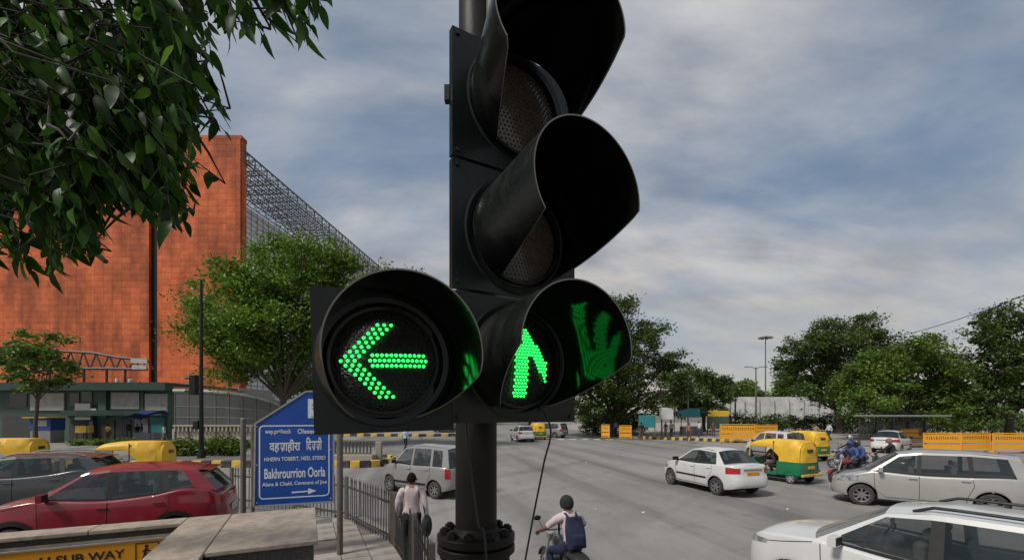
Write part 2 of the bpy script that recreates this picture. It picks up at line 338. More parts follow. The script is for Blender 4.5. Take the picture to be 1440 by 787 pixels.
mat('wall_white', (0.72, 0.72, 0.71), 0.75, c2=(0.46, 0.46, 0.45), scale=0.9, dirt=(0.3, 0.29, 0.28), dscale=0.8, dlo=0.55, dhi=0.8)
mat('barricade', (0.78, 0.36, 0.014), 0.5, c2=(0.70, 0.31, 0.014), scale=4, dirt=(0.35, 0.2, 0.05), dscale=5, dlo=0.6, dhi=0.8)
mat('bark', (0.085, 0.07, 0.055), 0.95, c2=(0.045, 0.038, 0.03), scale=5, bump=0.6, bscale=14, stretch=(1, 1, 0.25))
mat('twig_bark', (0.03, 0.027, 0.018), 0.9, c2=(0.02, 0.022, 0.012), scale=9)
mat('cable', (0.012, 0.012, 0.012), 0.6)
mat('skin', (0.20, 0.105, 0.065), 0.55, c2=(0.18, 0.09, 0.055), scale=20)
mat('hair', (0.006, 0.0055, 0.005), 0.85, spec=0.15, bump=0.9, bscale=70)
for nm, c in (('pink', (0.52, 0.42, 0.43)), ('paleblue', (0.36, 0.45, 0.55)), ('white', (0.55, 0.55, 0.54)), ('navy', (0.012, 0.018, 0.05)), ('black', (0.014, 0.014, 0.015)), ('denim', (0.04, 0.06, 0.11)),
              ('blue', (0.045, 0.075, 0.22)), ('brown', (0.10, 0.06, 0.04)), ('red', (0.25, 0.05, 0.04)), ('grey', (0.13, 0.13, 0.13)), ('yellow', (0.55, 0.38, 0.05)), ('khaki', (0.25, 0.2, 0.13)), ('plum', (0.24, 0.12, 0.1))):
    mat('cloth_'+nm, c, 0.9, c2=tuple(x*0.8 for x in c), scale=9, bump=1.0, bscale=8, stretch=(1, 1, 0.6))
mat('led', (0.02, 0.6, 0.12), 0.3, emit=(0.025, 1.0, 0.11), es=1.05)
mat('lens_dark', (0.012, 0.016, 0.013), 0.22, c2=(0.02, 0.024, 0.02), scale=60, bump=0.5, bscale=180, spec=0.5)
mat('lens_smoke', (0.11, 0.095, 0.07), 0.2, c2=(0.075, 0.063, 0.05), scale=25, spec=0.6)
M_ = MATS
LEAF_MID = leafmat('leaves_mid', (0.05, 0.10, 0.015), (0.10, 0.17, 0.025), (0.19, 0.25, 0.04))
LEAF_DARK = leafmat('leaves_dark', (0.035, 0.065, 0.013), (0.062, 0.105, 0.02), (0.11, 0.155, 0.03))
LEAF_YELLOWISH = leafmat('leaves_yellowish', (0.06, 0.125, 0.013), (0.115, 0.205, 0.02), (0.20, 0.30, 0.035))  # leaf colour of the brighter yellow-green tree
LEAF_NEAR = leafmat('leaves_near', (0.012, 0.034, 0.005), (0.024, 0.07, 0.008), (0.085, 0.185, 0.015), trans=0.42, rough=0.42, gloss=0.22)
# ================================================================== THE SETTING
def struct(name, mb, m, **k):
    return tag(mb.build(name, m, **k), kind='structure')
b = MB(); b.add([(-1500, -300, -0.02), (1500, -300, -0.02), (1500, 2500, -0.02), (-1500, 2500, -0.02)], [(0, 1, 2, 3)]); struct('ground', b, M_['earth'])
b = MB(); b.add([(-90, -40, 0), (90, -40, 0), (90, 130, 0), (-90, 130, 0)], [(0, 1, 2, 3)]); struct('road', b, M_['asphalt'])

# painted markings of the junction: stop bars and crossing dashes, worn
def marks(name, quads, label):
    e = tag(bpy.data.objects.new(name, None), kind='structure'); COL.objects.link(e)
    for q in quads:
        mb = MB(); mb.add([(x, y, 0.004) for x, y in q], [tuple(range(len(q)))]); mb.build('painted_stripe', M_['paint_white_line'], e)
    return e
qs = []
for i in range(9):
    p = g(716+i*17, 617.5); p2 = g(716+i*17+9, 617.6); qs.append([(p.x, p.y-0.7), (p2.x, p2.y-0.7), (p2.x+0.1, p2.y+0.9), (p.x+0.1, p.y+0.9)])
marks('pedestrian_crossing', qs, '')
qs = []
for k in range(4):
    p = g(505+k*38, 655-k*6); d = Vector((0.9, 0.42, 0)); n_ = Vector((-0.42, 0.9, 0))*0.07; a = p; c = p+d*1.5
    qs.append([tuple((a-n_)[:2]), tuple((c-n_)[:2]), tuple((c+n_)[:2]), tuple((a+n_)[:2])])
marks('lane_line', qs, '')

# ---- near footpath with paving slabs, round the subway mouth
UW = Vector((0.906, 0.423, 0)); VW = Vector((0.423, -0.906, 0)); OW = Vector((-3.35, 7.5, 0))
def pw(a, b_, z=0.0):            # parapet frame: a = leftwards along the wall, b = towards the viewer
    q = OW-UW*a+VW*b_; return Vector((q.x, q.y, z))
FP = [(1.6, -6), (0.35, 3.2), (-0.55, 5.3), (-1.75, 8.4), (-2.25, 9.15), (-3.9, 11.3), (-4.6, 11.5), (-5.35, 10.4), (-3.55, 8.1), (-9.5, 5.1), (-9.5, -6)]
STAIR = [tuple(pw(1.75, 0.35)[:2]), tuple(pw(5.8, 0.35)[:2]), tuple(pw(5.8, 9)[:2]), tuple(pw(1.75, 9)[:2])]
b = MB(); b.prism(FP, -0.2, 0.10); fp = struct('footpath', b, M_['paving_bed'])
pv = MB(); pv.box((0, 0, 0.0), (0.485, 0.485, 0.07)); pvm = pv.mesh('paving_slab', M_['paving'])
cnt = 0
for i in range(-14, 15):
    for j in range(-8, 17):
        c = OW+UW*(i*0.5+0.2)+VW*(j*0.5-3.6)
        if all(inside((c.x+dx, c.y+dy), FP) for dx in (-0.25, 0.25) for dy in (-0.25, 0.25)) and -4.8 < c.x < 1.6 and c.y > 1.0 and cnt < 300:
            ab = (-(c-OW).dot(UW), (c-OW).dot(VW))
            if -0.1 < ab[0] < 6.2 and ab[1] > -0.1: continue
            link('paving_slab', pvm, fp, (c.x, c.y, 0.105+random.uniform(-0.004, 0.004)), (random.uniform(-.006, .006), random.uniform(-.006, .006), math.atan2(UW.y, UW.x))); cnt += 1
# kerb stones along the road side of that footpath
for (x0, y0), (x1, y1) in zip(FP[0:6], FP[1:7]):
    a = Vector((x0, y0, 0)); c = Vector((x1, y1, 0)); L_ = (c-a).length; n_ = max(1, int(L_/0.9))
    for k in range(n_):
        if a.lerp(c, (k+.5)/n_).y < 2: continue
        mb = MB(); mb.box((0, 0, 0.07), (L_/n_-0.015, 0.16, 0.2)); q = a.lerp(c, (k+.5)/n_)
        mb.build('kerb_stone', M_['kerb_stone'], fp, (q.x, q.y, 0), (0, 0, math.atan2(c.y-a.y, c.x-a.x)), bevel=0.015)

# ---- striped kerbs: one stone per block
def striped_kerb(parent, path, n, h=0.26, w=0.22, z0=-0.02):
    pts = [Vector((*p, 0)) for p in path]; seg = [(pts[i+1]-pts[i]).length for i in range(len(pts)-1)]; T = sum(seg); meshes = {}
    def along(t):
        t = max(0, min(T, t)); i = 0
        while i < len(seg)-1 and t > seg[i]: t -= seg[i]; i += 1
        return pts[i].lerp(pts[i+1], t/seg[i])
    for k in range(n):
        a, c = along(T*k/n), along(T*(k+1)/n); d = c-a
        mb = MB(); mb.box((0, 0, z0+h/2), (d.length-0.02, w, h)); m = (a+c)/2
        mb.build('kerb_stone', M_['kerb_yellow' if k % 2 else 'kerb_black'], parent, (m.x, m.y, 0), (random.uniform(-.02, .02), 0, math.atan2(d.y, d.x)), bevel=0.025)

# the long traffic island in front of the canopy, with a rounded nose at its right end
isl = []
A0 = g(60, 660); A1 = g(535, 652); A1 = Vector((-6.6, 24.0, 0))
front = [(-24, 22.2), (-16, 22.6), (-9.8, 22.6), (-8.0, 22.4), (-7.0, 22.8), (-6.5, 23.8), (-6.6, 25.0), (-7.4, 26.0), (-9.0, 26.6), (-24, 27.5)]
b = MB(); b.prism([(x*0.996, y) for x, y in front], -0.1, 0.2); isl = struct('traffic_island', b, M_['paving_bed'])
striped_kerb(isl, front[:9], 44, h=0.38, w=0.24)
# far footpaths
far = [(-60, 57), (-21, 53), (-11, 51.5), (-7, 52.5), (-5.6, 55), (-6.5, 60), (-60, 66)]
b = MB(); b.prism(far, -0.1, 0.16); fl = struct('far_footpath', b, M_['paving']); striped_kerb(fl, far[1:6], 26, h=0.36)
rf = [tuple(g(812, 606)[:2]), tuple(g(860, 612.5)[:2]), tuple(g(898, 616.5)[:2]), tuple(g(1045, 622)[:2]), tuple(g(1110, 618)[:2]), (60, 50), (75, 45), (75, 120), (8, 110)]
b = MB(); b.prism(rf, -0.1, 0.16); fr_ = struct('right_footpath', b, M_['paving']); striped_kerb(fr_, rf[2:4], 26, h=0.3)
b = MB()
for a, c in zip(rf[0:2], rf[1:3]): b.bar((*a, 0.1), (*c, 0.1), 0.24, 0.24)
b.build('kerb', M_['kerb_stone'], fr_)
# side road strip of pale concrete on the right, behind the scooters
b = MB(); q = [g(1135, 640), g(1345, 648), g(1440, 634), g(1200, 626)]
b.add([(p.x, p.y, 0.004) for p in q], [(0, 1, 2, 3)]); struct('concrete_apron', b, M_['concrete'])

# ---- granite parapet of the subway stair
pz = 1.2
sub = thing('subway_parapet', 'beige granite parapet round the subway stairs at the lower left', 'parapet')
def slab(name, a0, a1, b0, b1, z0, z1, m, bev=0.012):
    c = (pw(a0, b0)+pw(a1, b1))/2
    mb = MB(); mb.box((0, 0, (z1-z0)/2), (abs(a1-a0), abs(b1-b0), z1-z0)); return mb.build(name, m, sub, (c.x, c.y, z0), (0, 0, math.atan2(UW.y, UW.x)), bevel=bev)
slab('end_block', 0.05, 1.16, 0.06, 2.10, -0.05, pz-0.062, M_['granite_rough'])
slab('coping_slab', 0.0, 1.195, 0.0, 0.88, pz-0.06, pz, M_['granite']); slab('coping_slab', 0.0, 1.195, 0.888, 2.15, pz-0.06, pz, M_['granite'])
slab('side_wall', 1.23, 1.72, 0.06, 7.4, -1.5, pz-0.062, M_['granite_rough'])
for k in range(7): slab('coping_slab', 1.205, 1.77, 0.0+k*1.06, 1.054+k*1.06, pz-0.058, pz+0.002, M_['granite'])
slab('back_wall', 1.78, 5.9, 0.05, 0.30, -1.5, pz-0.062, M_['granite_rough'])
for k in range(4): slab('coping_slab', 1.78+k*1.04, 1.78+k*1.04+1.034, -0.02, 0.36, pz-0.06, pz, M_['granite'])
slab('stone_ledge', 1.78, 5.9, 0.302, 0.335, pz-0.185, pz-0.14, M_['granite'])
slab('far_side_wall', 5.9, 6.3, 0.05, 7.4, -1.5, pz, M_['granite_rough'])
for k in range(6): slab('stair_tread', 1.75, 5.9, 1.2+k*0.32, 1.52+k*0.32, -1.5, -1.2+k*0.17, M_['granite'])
# orange SUB WAY board on the back wall
sb = thing('subway_sign', 'orange SUB WAY board with black lettering on the parapet wall', 'sign')
MW = Matrix.Translation(pw(0, 0.30)) @ Matrix(((UW.x, 0, VW.x, 0), (UW.y, 0, VW.y, 0), (0, 1, 0, 0), (0, 0, 0, 1)))   # local x along wall to the right, y up, z out to the viewer
b = MB(); b.box((-3.86, 0.75, 0.035), (3.9, 0.50, 0.03), M=MW); b.build('board', M_['sign_orange'], sb, bevel=0.004)
b = MB(); b.box((-3.86, 1.008, 0.038), (3.94, 0.02, 0.05), M=MW); b.box((-1.9, 0.75, 0.038), (0.02, 0.5, 0.05), M=MW); b.build('frame', M_['sign_grey'], sb)
text_part('lettering', 'H SUB WAY', 0.158, M_['ink'], sb, MW @ Matrix.Translation((-2.44, 0.79, 0.052)), sx=1.04, bold=0.003, align='RIGHT')
b = MB()
cx0, cy0 = -2.18, 0.81
for s_ in ((-1, 0), (1, 0), (0, -1), (0, 1)):
    b.box((cx0+s_[0]*0.13, cy0+s_[1]*0.15, 0.052), (0.012 if s_[0] else 0.25, 0.29 if s_[0] else 0.012, 0.004), M=MW)
b.lathe([(0.0, 0.054), (0.022, 0.054), (0.022, 0.05)], 12, M=MW @ Matrix.Translation((cx0-0.01, cy0+0.105, 0)))
for (x0, y0), (x1, y1), w_ in (((-.01, .08), (-.03, -.01), .03), ((-.03, -.01), (.02, -.05), .02), ((.02, -.05), (.01, -.11), .018), ((-.03, -.01), (-.06, -.09), .018), ((-.015, .06), (.05, .02), .014), ((-.015, .06), (-.06, .03), .014),
                          ((-.11, -.12), (-.04, -.12), .014), ((-.04, -.12), (-.04, -.09), .014), ((-.04, -.09), (.03, -.09), .014), ((.03, -.09), (.03, -.05), .014), ((.03, -.05), (.1, -.05), .014), ((.1, -.05), (.1, .04), .014)):
    p0 = MW @ Vector((cx0+x0, cy0+y0, 0.053)); p1 = MW @ Vector((cx0+x1, cy0+y1, 0.053)); b.bar(p0, p1, w_, 0.004, up=tuple(VW))
b.build('pictogram', M_['ink'], sb)

# ---- red sandstone office block with a space-frame roof running away from the viewer
def sandstone():
    m = M_['sandstone']; t = m.node_tree; n = t.nodes; l = t.links; p = n['Principled BSDF']
    src = p.inputs['Base Color'].links[0].from_socket
    ge = n.new('ShaderNodeNewGeometry'); sn = n.new('ShaderNodeVectorMath'); sn.operation = 'SNAP'; sn.inputs[1].default_value = (TW, 400.0, TH)
    l.new(ge.outputs['Position'], sn.inputs[0]); wn = n.new('ShaderNodeTexWhiteNoise'); l.new(sn.outputs[0], wn.inputs['Vector'])
    mr = n.new('ShaderNodeMapRange'); mr.inputs['To Min'].default_value = 0.86; mr.inputs['To Max'].default_value = 1.12; l.new(wn.outputs['Value'], mr.inputs['Value'])
    # rain streaks, much taller than wide
    mp_ = n.new('ShaderNodeMapping'); mp_.inputs['Scale'].default_value = (0.42, 0.42, 0.10); l.new(ge.outputs['Position'], mp_.inputs[0])
    ns = n.new('ShaderNodeTexNoise'); ns.inputs['Scale'].default_value = 1.0; ns.inputs['Detail'].default_value = 5; l.new(mp_.outputs[0], ns.inputs['Vector'])
    m2 = n.new('ShaderNodeMapRange'); m2.inputs['From Min'].default_value = 0.36; m2.inputs['From Max'].default_value = 0.6; m2.inputs['To Min'].default_value = 0.52; m2.inputs['To Max'].default_value = 1.1; l.new(ns.outputs['Fac'], m2.inputs['Value'])
    ml = n.new('ShaderNodeMath'); ml.operation = 'MULTIPLY'; l.new(mr.outputs[0], ml.inputs[0]); l.new(m2.outputs[0], ml.inputs[1])
    hs = n.new('ShaderNodeHueSaturation'); l.new(src, hs.inputs['Color']); l.new(ml.outputs[0], hs.inputs['Value']); l.new(hs.outputs[0], p.inputs['Base Color'])
TW, TH = 1.36, 0.9
sandstone()
off = thing('office_building', 'tall red sandstone office block with steel lattice roof behind the left trees', 'building', (-52, 65, 0))
def loc(x, y, z): return (x+52, y-65, z)
bz = 43.2
XR, XS1, XS0, XL = -40.1, -52.36, -54.4, -84.0     # right edge, slit, left mass
b = MB(); b.box(loc((XR+XS1)/2, 65.8, bz/2), (XR-XS1, 1.2, bz)); b.build('wall', M_['sandstone'], off)
b = MB(); b.box(loc((XS0+XL)/2, 76, bz/2+1.5), (XS0-XL, 19.6, bz+3)); b.build('wall', M_['sandstone'], off)
b = MB(); b.box(loc((XS0+XS1)/2, 75.0, bz/2), (XS1-XS0-0.02, 17, bz-1)); b.build('glazed_slit', M_['underbody'], off)
tmesh = {}
rest = MB(); nind = 0
def tiles(x0, x1, yface, ztop):
    global nind
    i0 = math.ceil((x0-0.02)/TW); 
    for i in range(math.floor(x0/TW), math.ceil(x1/TW)):
        xa, xb = max(i*TW, x0), min((i+1)*TW, x1)
        if xb-xa < 0.15: continue
        for k in range(0, int(ztop/TH)+1):
            za, zb_ = k*TH, min((k+1)*TH, ztop)
            if zb_-za < 0.1: continue
            c = loc((xa+xb)/2, yface-0.06, (za+zb_)/2); d = (xb-xa-0.022, 0.14+random.uniform(-0.004, 0.004), zb_-za-0.022)
            big = abs(xb-xa-TW) < 1e-3 and abs(zb_-za-TH) < 1e-3 and nind < 300 and 7 < za < 33 and xa > -63 and (i+k) % 2 == 0
            if big:
                q = random.randrange(3)
                if q not in tmesh: mb = MB(); mb.box((0, 0, 0), (TW-0.022, 0.138+q*0.003, TH-0.022)); tmesh[q] = mb.mesh('stone_slab', M_['sandstone'])
                link('stone_slab', tmesh[q], off, c); nind += 1
            else: rest.box(c, d)
tiles(XS1, XR, 65.2, bz); tiles(XL, XS0, 66.2, bz+3)
# right flank of the right-hand mass
for k in range(int(bz/TH)):
    rest.box(loc(XR+0.05, 65.85, (k+.5)*TH), (0.14, 1.1, TH-0.025))
tag(rest.build('stone_cladding', M_['sandstone'], off), kind='stuff')
b = MB(); b.box(loc((XR+XS1)/2, 65.8, bz+0.3), (XR-XS1+0.3, 1.4, 0.5)); b.build('roof_parapet', M_['sandstone'], off)
# receding glazed wall and roof lattice
G0, G1 = Vector((-46.0, 67.0, 0)), Vector((-40.8, 129, 0)); gd = (G1-G0); gl = gd.length; gu = gd/gl; gn = Vector((gu.y, -gu.x, 0))
Mg = Matrix.Translation(Vector(loc(*G0))) @ Matrix(((gu.x, gn.x, 0, 0), (gu.y, gn.y, 0, 0), (0, 0, 1, 0), (0, 0, 0, 1)))
b = MB(); b.box((gl/2, -8, 19), (gl, 15.8, 38), M=Mg); b.build('glazed_wall', M_['office_glass'], off)
b = MB()
for k in range(0, 42): b.box((gl/2, -0.09, k*0.9+0.3), (gl, 0.04, 0.10), M=Mg)
b.build('transoms', M_['lattice_grey'], off)
b = MB()
for k in range(0, 40): b.box((k*gl/39, -0.085, 19), (0.14, 0.04, 38), M=Mg)
b.build('mullions', M_['lattice_grey'], off)
T0, T1 = Vector((-40.0, 65.4, 0)), Vector((-34.6, 129, 0)); td = T1-T0; NB = 22; tl = td.length/NB; tu = td.normalized(); tn = Vector((tu.y, -tu.x, 0))
b = MB(); zc0, zc1 = 40.2, 41.9; r1 = 0.10
def V3(a, o, z): return Vector((a, o, z))
for z_ in (zc0, zc1): b.bar(V3(0, 0, z_), V3(tl, 0, z_), 0.2, 0.2)
for h_ in (0, tl/2):
    b.bar(V3(h_, 0, zc0), V3(h_, 0, zc1), r1, r1); b.bar(V3(h_, 0, zc0), V3(h_+tl/2, 0, zc1), r1, r1)
for q in range(1, 6):
    o = q*1.35
    for z_, w_ in ((zc0, .15), (zc1, .13), (zc0-1.5, .15)):
        if z_ < zc0 and q < 3: continue
        b.bar(V3(0, o, z_), V3(tl, o, z_), w_, w_)
        for h_ in (0, tl/2): b.bar(V3(h_, o-1.35, z_), V3(h_, o, z_), r1, r1)
    b.bar(V3(0, o-1.35, zc1), V3(tl/2, o, zc0), r1, r1); b.bar(V3(tl, o-1.35, zc1), V3(tl/2, o, zc0), r1, r1)
    if q >= 3: b.bar(V3(0, o, zc0), V3(tl/2, o, zc0-1.5), r1, r1); b.bar(V3(tl, o, zc0), V3(tl/2, o, zc0-1.5), r1, r1)
bay = b.mesh('lattice_bay', M_['lattice_grey'])
for k in range(NB):
    p = T0+tu*(k*tl); link('lattice_bay', bay, off, loc(p.x, p.y, 0), (0, 0, math.atan2(tu.y, tu.x)))
# low podium
b = MB(); b.box(loc(-60, 60.5, 3), (50, 8, 6)); b.build('podium', M_['concrete'], off)

# ---- green kiosk building left
kY = 44.0
kx = lambda px: (px-720)/F*kY
kz = lambda py: H-(py-YH)/F*kY
ki = thing('kiosk_building', 'two-storey green kiosk building with white panels and dark flat roof', 'building', (kx(150), kY, 0))
def kbox(name, x0, x1, y0, y1, yo, dep, m, bev=0):
    xa, xb = kx(x0), kx(x1); za, zb_ = kz(y1), kz(y0); mb = MB(); mb.box(((xa+xb)/2-kx(150), yo+dep/2, (za+zb_)/2), (xb-xa, dep, zb_-za)); return mb.build(name, m, ki, bevel=bev)
kbox('wall', -60, 232, 548, 623, 0.3, 9, M_['kiosk_green'])
kbox('roof_slab', -64, 242, 538, 549, -0.9, 11.5, M_['kiosk_dark'])
kbox('facade_panel', 154, 194, 551, 575, 0.12, 0.16, M_['panel_white'], 0.03); kbox('facade_panel', 202, 233, 553, 581, 0.10, 0.16, M_['panel_white'], 0.03)
kbox('facade_panel', 109, 131, 567, 590, -0.3, 0.2, M_['panel_grey'], 0.03); kbox('facade_panel', 40, 88, 552, 577, 0.12, 0.16, M_['panel_white'], 0.03)
kbox('window', 95, 108, 552, 570, 0.22, 0.1, M_['glass_dark']); kbox('window', 112, 126, 550, 565, 0.22, 0.1, M_['glass_dark']); kbox('window', 160, 181, 590, 617, 0.2, 0.12, M_['glass_dark'])
kbox('window', 10, 34, 552, 572, 0.22, 0.1, M_['glass_dark'])
kbox('pilaster', 139, 150, 549, 587, -0.1, 0.42, M_['kiosk_green']); kbox('pilaster', 128, 133, 586, 623, -0.2, 0.5, M_['steel_dark']); kbox('pilaster', 197, 201, 550, 578, 0.05, 0.3, M_['kiosk_green'])
kbox('canopy_band', 90, 232, 576.5, 584, -0.4, 0.72, M_['kiosk_dark']); kbox('shutter', 188, 207, 588, 622, 0.1, 0.22, M_['panel_grey']); kbox('shutter', 209, 229, 586, 622, 0.14, 0.2, M_['tarp_teal'])
kbox('shop_opening', 94, 127, 592, 621, 0.2, 0.12, M_['steel_dark']); kbox('shop_opening', 134, 158, 590, 621, 0.2, 0.12, M_['steel_dark']); kbox('shop_opening', 0, 60, 585, 621, 0.2, 0.12, M_['steel_dark'])
kbox('notice_board', 131, 139, 574, 582, -0.3, 0.1, M_['panel_white'])
# roof clutter
for i, (x, y0, w_, m) in enumerate(((165, 529, 5, 'panel_white'), (184, 530, 7, 'panel_white'), (196, 533, 4, 'sandstone'), (60, 530, 9, 'panel_grey'))):
    c = at(x, 538, kY+3); mb = MB(); hh = (538-y0)/F*kY
    mb.lathe([(0, hh), (w_*0.028, hh), (w_*0.036, hh*0.9), (w_*0.036, 0.0), (0, 0)], 12)
    tag(mb.build('rooftop_tank', M_[m], None, (c.x, c.y, kz(538)+0.02)), ('dull red tank on the kiosk roof, rightmost' if m == 'sandstone' else 'grey squat tank at the far left of the kiosk roof' if m == 'panel_grey' else ('small white tank on the kiosk roof near the dark slit' if i == 1 else 'white tank on the kiosk roof left of the others')), 'tank')
# walkway gantry (dark steel) above the kiosk
ga = thing('steel_gantry', 'dark steel lattice gantry crossing above the kiosk roof', 'gantry', (kx(100), kY+8, 0)); Yg = kY+8
def gp(px, py, dy=0): q = at(px, py, Yg+dy); return Vector((q.x-kx(100), q.y-(kY+8), q.z))
lowc, upc = MB(), MB()
for dy in (0, 1.6):
    lowc.tube([gp(30, 522, dy), gp(94, 518, dy), gp(150, 518, dy), gp(207, 519, dy)], 0.16, 6); upc.tube([gp(30, 492, dy), gp(94, 494, dy), gp(130, 496, dy), gp(170, 503, dy), gp(207, 506, dy)], 0.16, 6)
lowc.build('lower_chord', M_['steel_dark'], ga); upc.build('upper_chord', M_['steel_dark'], ga)
for k in range(10):
    x0 = 36+k*18; mb = MB(); yu = 493+max(0, (x0-110))*0.14
    mb.bar(gp(x0, 520), gp(x0+9, yu+1), 0.12); mb.bar(gp(x0+9, yu+1), gp(x0+18, 519), 0.12); mb.bar(gp(x0, 520), gp(x0, 520, 1.6), 0.1); mb.build('lattice_brace', M_['steel_dark'], ga)
for x0 in (70, 118, 150, 176): mb = MB(); mb.bar(gp(x0, 519, .8), gp(x0, 545, .8), 0.18); mb.build('post', M_['steel_dark'], ga)
mb = MB(); mb.bar(gp(184, 507, -.3), gp(207, 508, -.3), 0.1, 0.5); mb.bar(gp(186, 516, -.3), gp(206, 516, -.3), 0.1, 0.5); mb.build('name_panel', M_['panel_white'], ga)
# blue tarpaulin stall
ta = thing('tarpaulin_stall', 'small stall under a sagging blue tarpaulin at the kiosk corner', 'stall', (kx(228), 42, 0))
mb = MB(); P = []
for i in range(7):
    row = []
    for j in range(7):
        u, v = i/6, j/6; row.append(((u-0.5)*2.9, (v-0.5)*2.4, 3.05-0.9*(1-u)*0.35-0.5*abs(v-.5)-0.22*math.sin(u*9)*0.5+(-0.35 if u < .15 else 0)))
    P.append(row)
mb.grid(P); mb.grid([[(x, y, z-0.02) for x, y, z in r_] for r_ in P], flip=True); mb.build('tarpaulin', M_['tarp_blue'], ta)
for sx in (-1.3, 1.3):
    for sy in (-1, 1): mb = MB(); mb.tube([(sx, sy, 0), (sx, sy, 2.7)], 0.04, 6); mb.build('pole', M_['steel_dark'], ta)
mb = MB(); mb.box((0.1, 0.1, 0.45), (1.9, 0.9, 0.9)); mb.build('counter', M_['panel_grey'], ta, bevel=0.03)
# blue stall at left
st = thing('snack_stall', 'bright blue snack stall in front of the kiosk, far left', 'stall', (kx(104), 41.5, 0))
mb = MB(); mb.box((0, 0, 1.75), (2.0, 1.4, 1.1)); mb.build('upper_box', M_['tarp_blue'], st, bevel=0.04)
mb = MB(); mb.box((0, 0, 0.6), (1.9, 1.3, 1.2)); mb.build('counter', M_['panel_grey'], st, bevel=0.03)
mb = MB(); mb.box((0.1, -0.72, 1.85), (1.2, 0.04, 0.55)); mb.build('menu_board', M_['panel_white'], st)
mb = MB(); mb.box((0, -0.2, 2.36), (2.3, 1.9, 0.08)); mb.build('roof', M_['kerb_yellow'], st)
# yellow box stand
ys = thing('yellow_booth', 'small yellow booth on legs before the kiosk doorway', 'booth', (kx(153), 41.5, 0))
mb = MB(); mb.box((0, 0, 1.25), (1.0, 0.8, 0.65)); mb.build('box', M_['rick_yellow'], ys, bevel=0.03)
for sx in (-.42, .42):
    for sy in (-.32, .32): mb = MB(); mb.box((sx, sy, 0.46), (0.07, 0.07, 0.92)); mb.build('leg', M_['steel_dark'], ys)

# ---- glazed canopy over the far subway entrance
cY = 37.0
ca = thing('glass_canopy', 'long grey glass canopy with curved white roof edge beyond the hedge', 'canopy', ((300-720)/F*cY, cY, 0))
def cp(px, py, dy=0): q = at(px, py, cY+dy); return Vector((q.x-(300-720)/F*cY, dy, q.z))
edge = [(244, 549), (290, 550), (320, 552), (345, 555), (365, 559), (385, 565), (400, 572), (412, 580), (425, 592)]
for dy in (0, 4):
    mb = MB(); mb.tube([cp(*e, dy) for e in edge], 0.14, 8); mb.build('roof_edge', M_['panel_white'], ca)
mb = MB(); mb.grid([[cp(*e, 0)+Vector((0, 0, .05)), cp(*e, 2)+Vector((0, 0, .3)), cp(*e, 4)+Vector((0, 0, .05))] for e in edge]); mb.build('roof_glass', M_['canopy_glass'], ca)
ed = smooth_interp(edge); cols = [246, 265, 284, 303, 322, 341, 360, 379, 396]
for dy in (0, 4):
    for a_, c_ in zip(cols, cols[1:]):
        for (f0, f1) in ((0.02, 0.40), (0.44, 0.70), (0.74, 0.98)):
            ya, yb = ed(a_)+1.5, ed(c_)+1.5; bot = 600
            mb = MB(); mb.grid([[cp(a_+.6, ya+(bot-ya)*f0, dy), cp(a_+.6, ya+(bot-ya)*f1, dy)], [cp(c_-.6, yb+(bot-yb)*f0, dy), cp(c_-.6, yb+(bot-yb)*f1, dy)]], sm=False); mb.build('glass_pane', M_['canopy_glass'], ca)
    for a_ in cols: mb = MB(); mb.bar(cp(a_, ed(a_), dy), cp(a_, 618, dy), 0.08); mb.build('mullion', M_['post_grey'], ca)
    for f in (0.42, 0.72):
        mb = MB(); mb.tube([cp(a_, ed(a_)+1.5+(600-ed(a_)-1.5)*f, dy) for a_ in cols], 0.04, 6); mb.build('transom', M_['post_grey'], ca)
mb = MB(); mb.bar(cp(244, 612, 0.2), cp(430, 612, 0.2), 0.3, 1.1); mb.build('base_wall', M_['wall_cream'], ca)
for k in range(32):
    x_ = 246+k*5.6; mb = MB(); mb.bar(cp(x_, 606, -.15), cp(x_, 598, -.15), 0.12); mb.build('baluster', M_['wall_cream'], ca)
mb = MB(); mb.bar(cp(244, 598, -.15), cp(424, 598, -.15), 0.2, 0.14); mb.build('handrail', M_['wall_cream'], ca)

# ---- stone-edged planter block on the island nose
pl = thing('island_planter', 'low stone planter with dark metal bench at the striped island nose', 'planter', (-8.6, 24.3, 0.2))
mb = MB(); mb.box((0, 0, 0.16), (2.2, 1.2, 0.32)); mb.build('plinth', M_['wall_cream'], pl, bevel=0.03)
for k in range(11): mb = MB(); mb.box((-0.95+k*0.19, -0.45, 0.72), (0.07, 0.05, 0.66)); mb.build('slat', M_['steel_dark'], pl)
mb = MB(); mb.box((0, -0.45, 1.06), (2.05, 0.09, 0.09)); mb.box((0, -0.45, 0.42), (2.05, 0.07, 0.07)); mb.build('rail', M_['post_grey'], pl)
mb = MB(); mb.box((1.18, 0.3, 0.5), (0.32, 0.32, 1.0)); mb.build('pillar', M_['concrete'], pl, bevel=0.03)

# ---- white hoarding far right, behind the hedge
hw = thing('white_hoarding', 'long white panel wall behind the hedge and lamp posts', 'wall', ((1100-720)/F*70, 70, 0))
for k in range(10):
    x_ = -9.5+k*2.35; mb = MB(); mb.box((x_, 0, 2.6), (2.3, 0.12, 3.6+0.25*(k % 3 == 0))); mb.build('panel', M_['wall_white'], hw)
    mb = MB(); mb.box((x_+1.17, -0.1, 2.4), (0.1, 0.14, 4.6)); mb.build('post', M_['steel'], hw)
mb = MB(); mb.box((-1.5, 6, 4.6), (14, 8, 1.6)); mb.build('shed_roof', M_['wall_white'], hw)
mb = MB(); mb.box((12.8, 0, 1.6), (2.6, 0.3, 3.2)); mb.build('gate_panel', M_['wall_white'], hw)
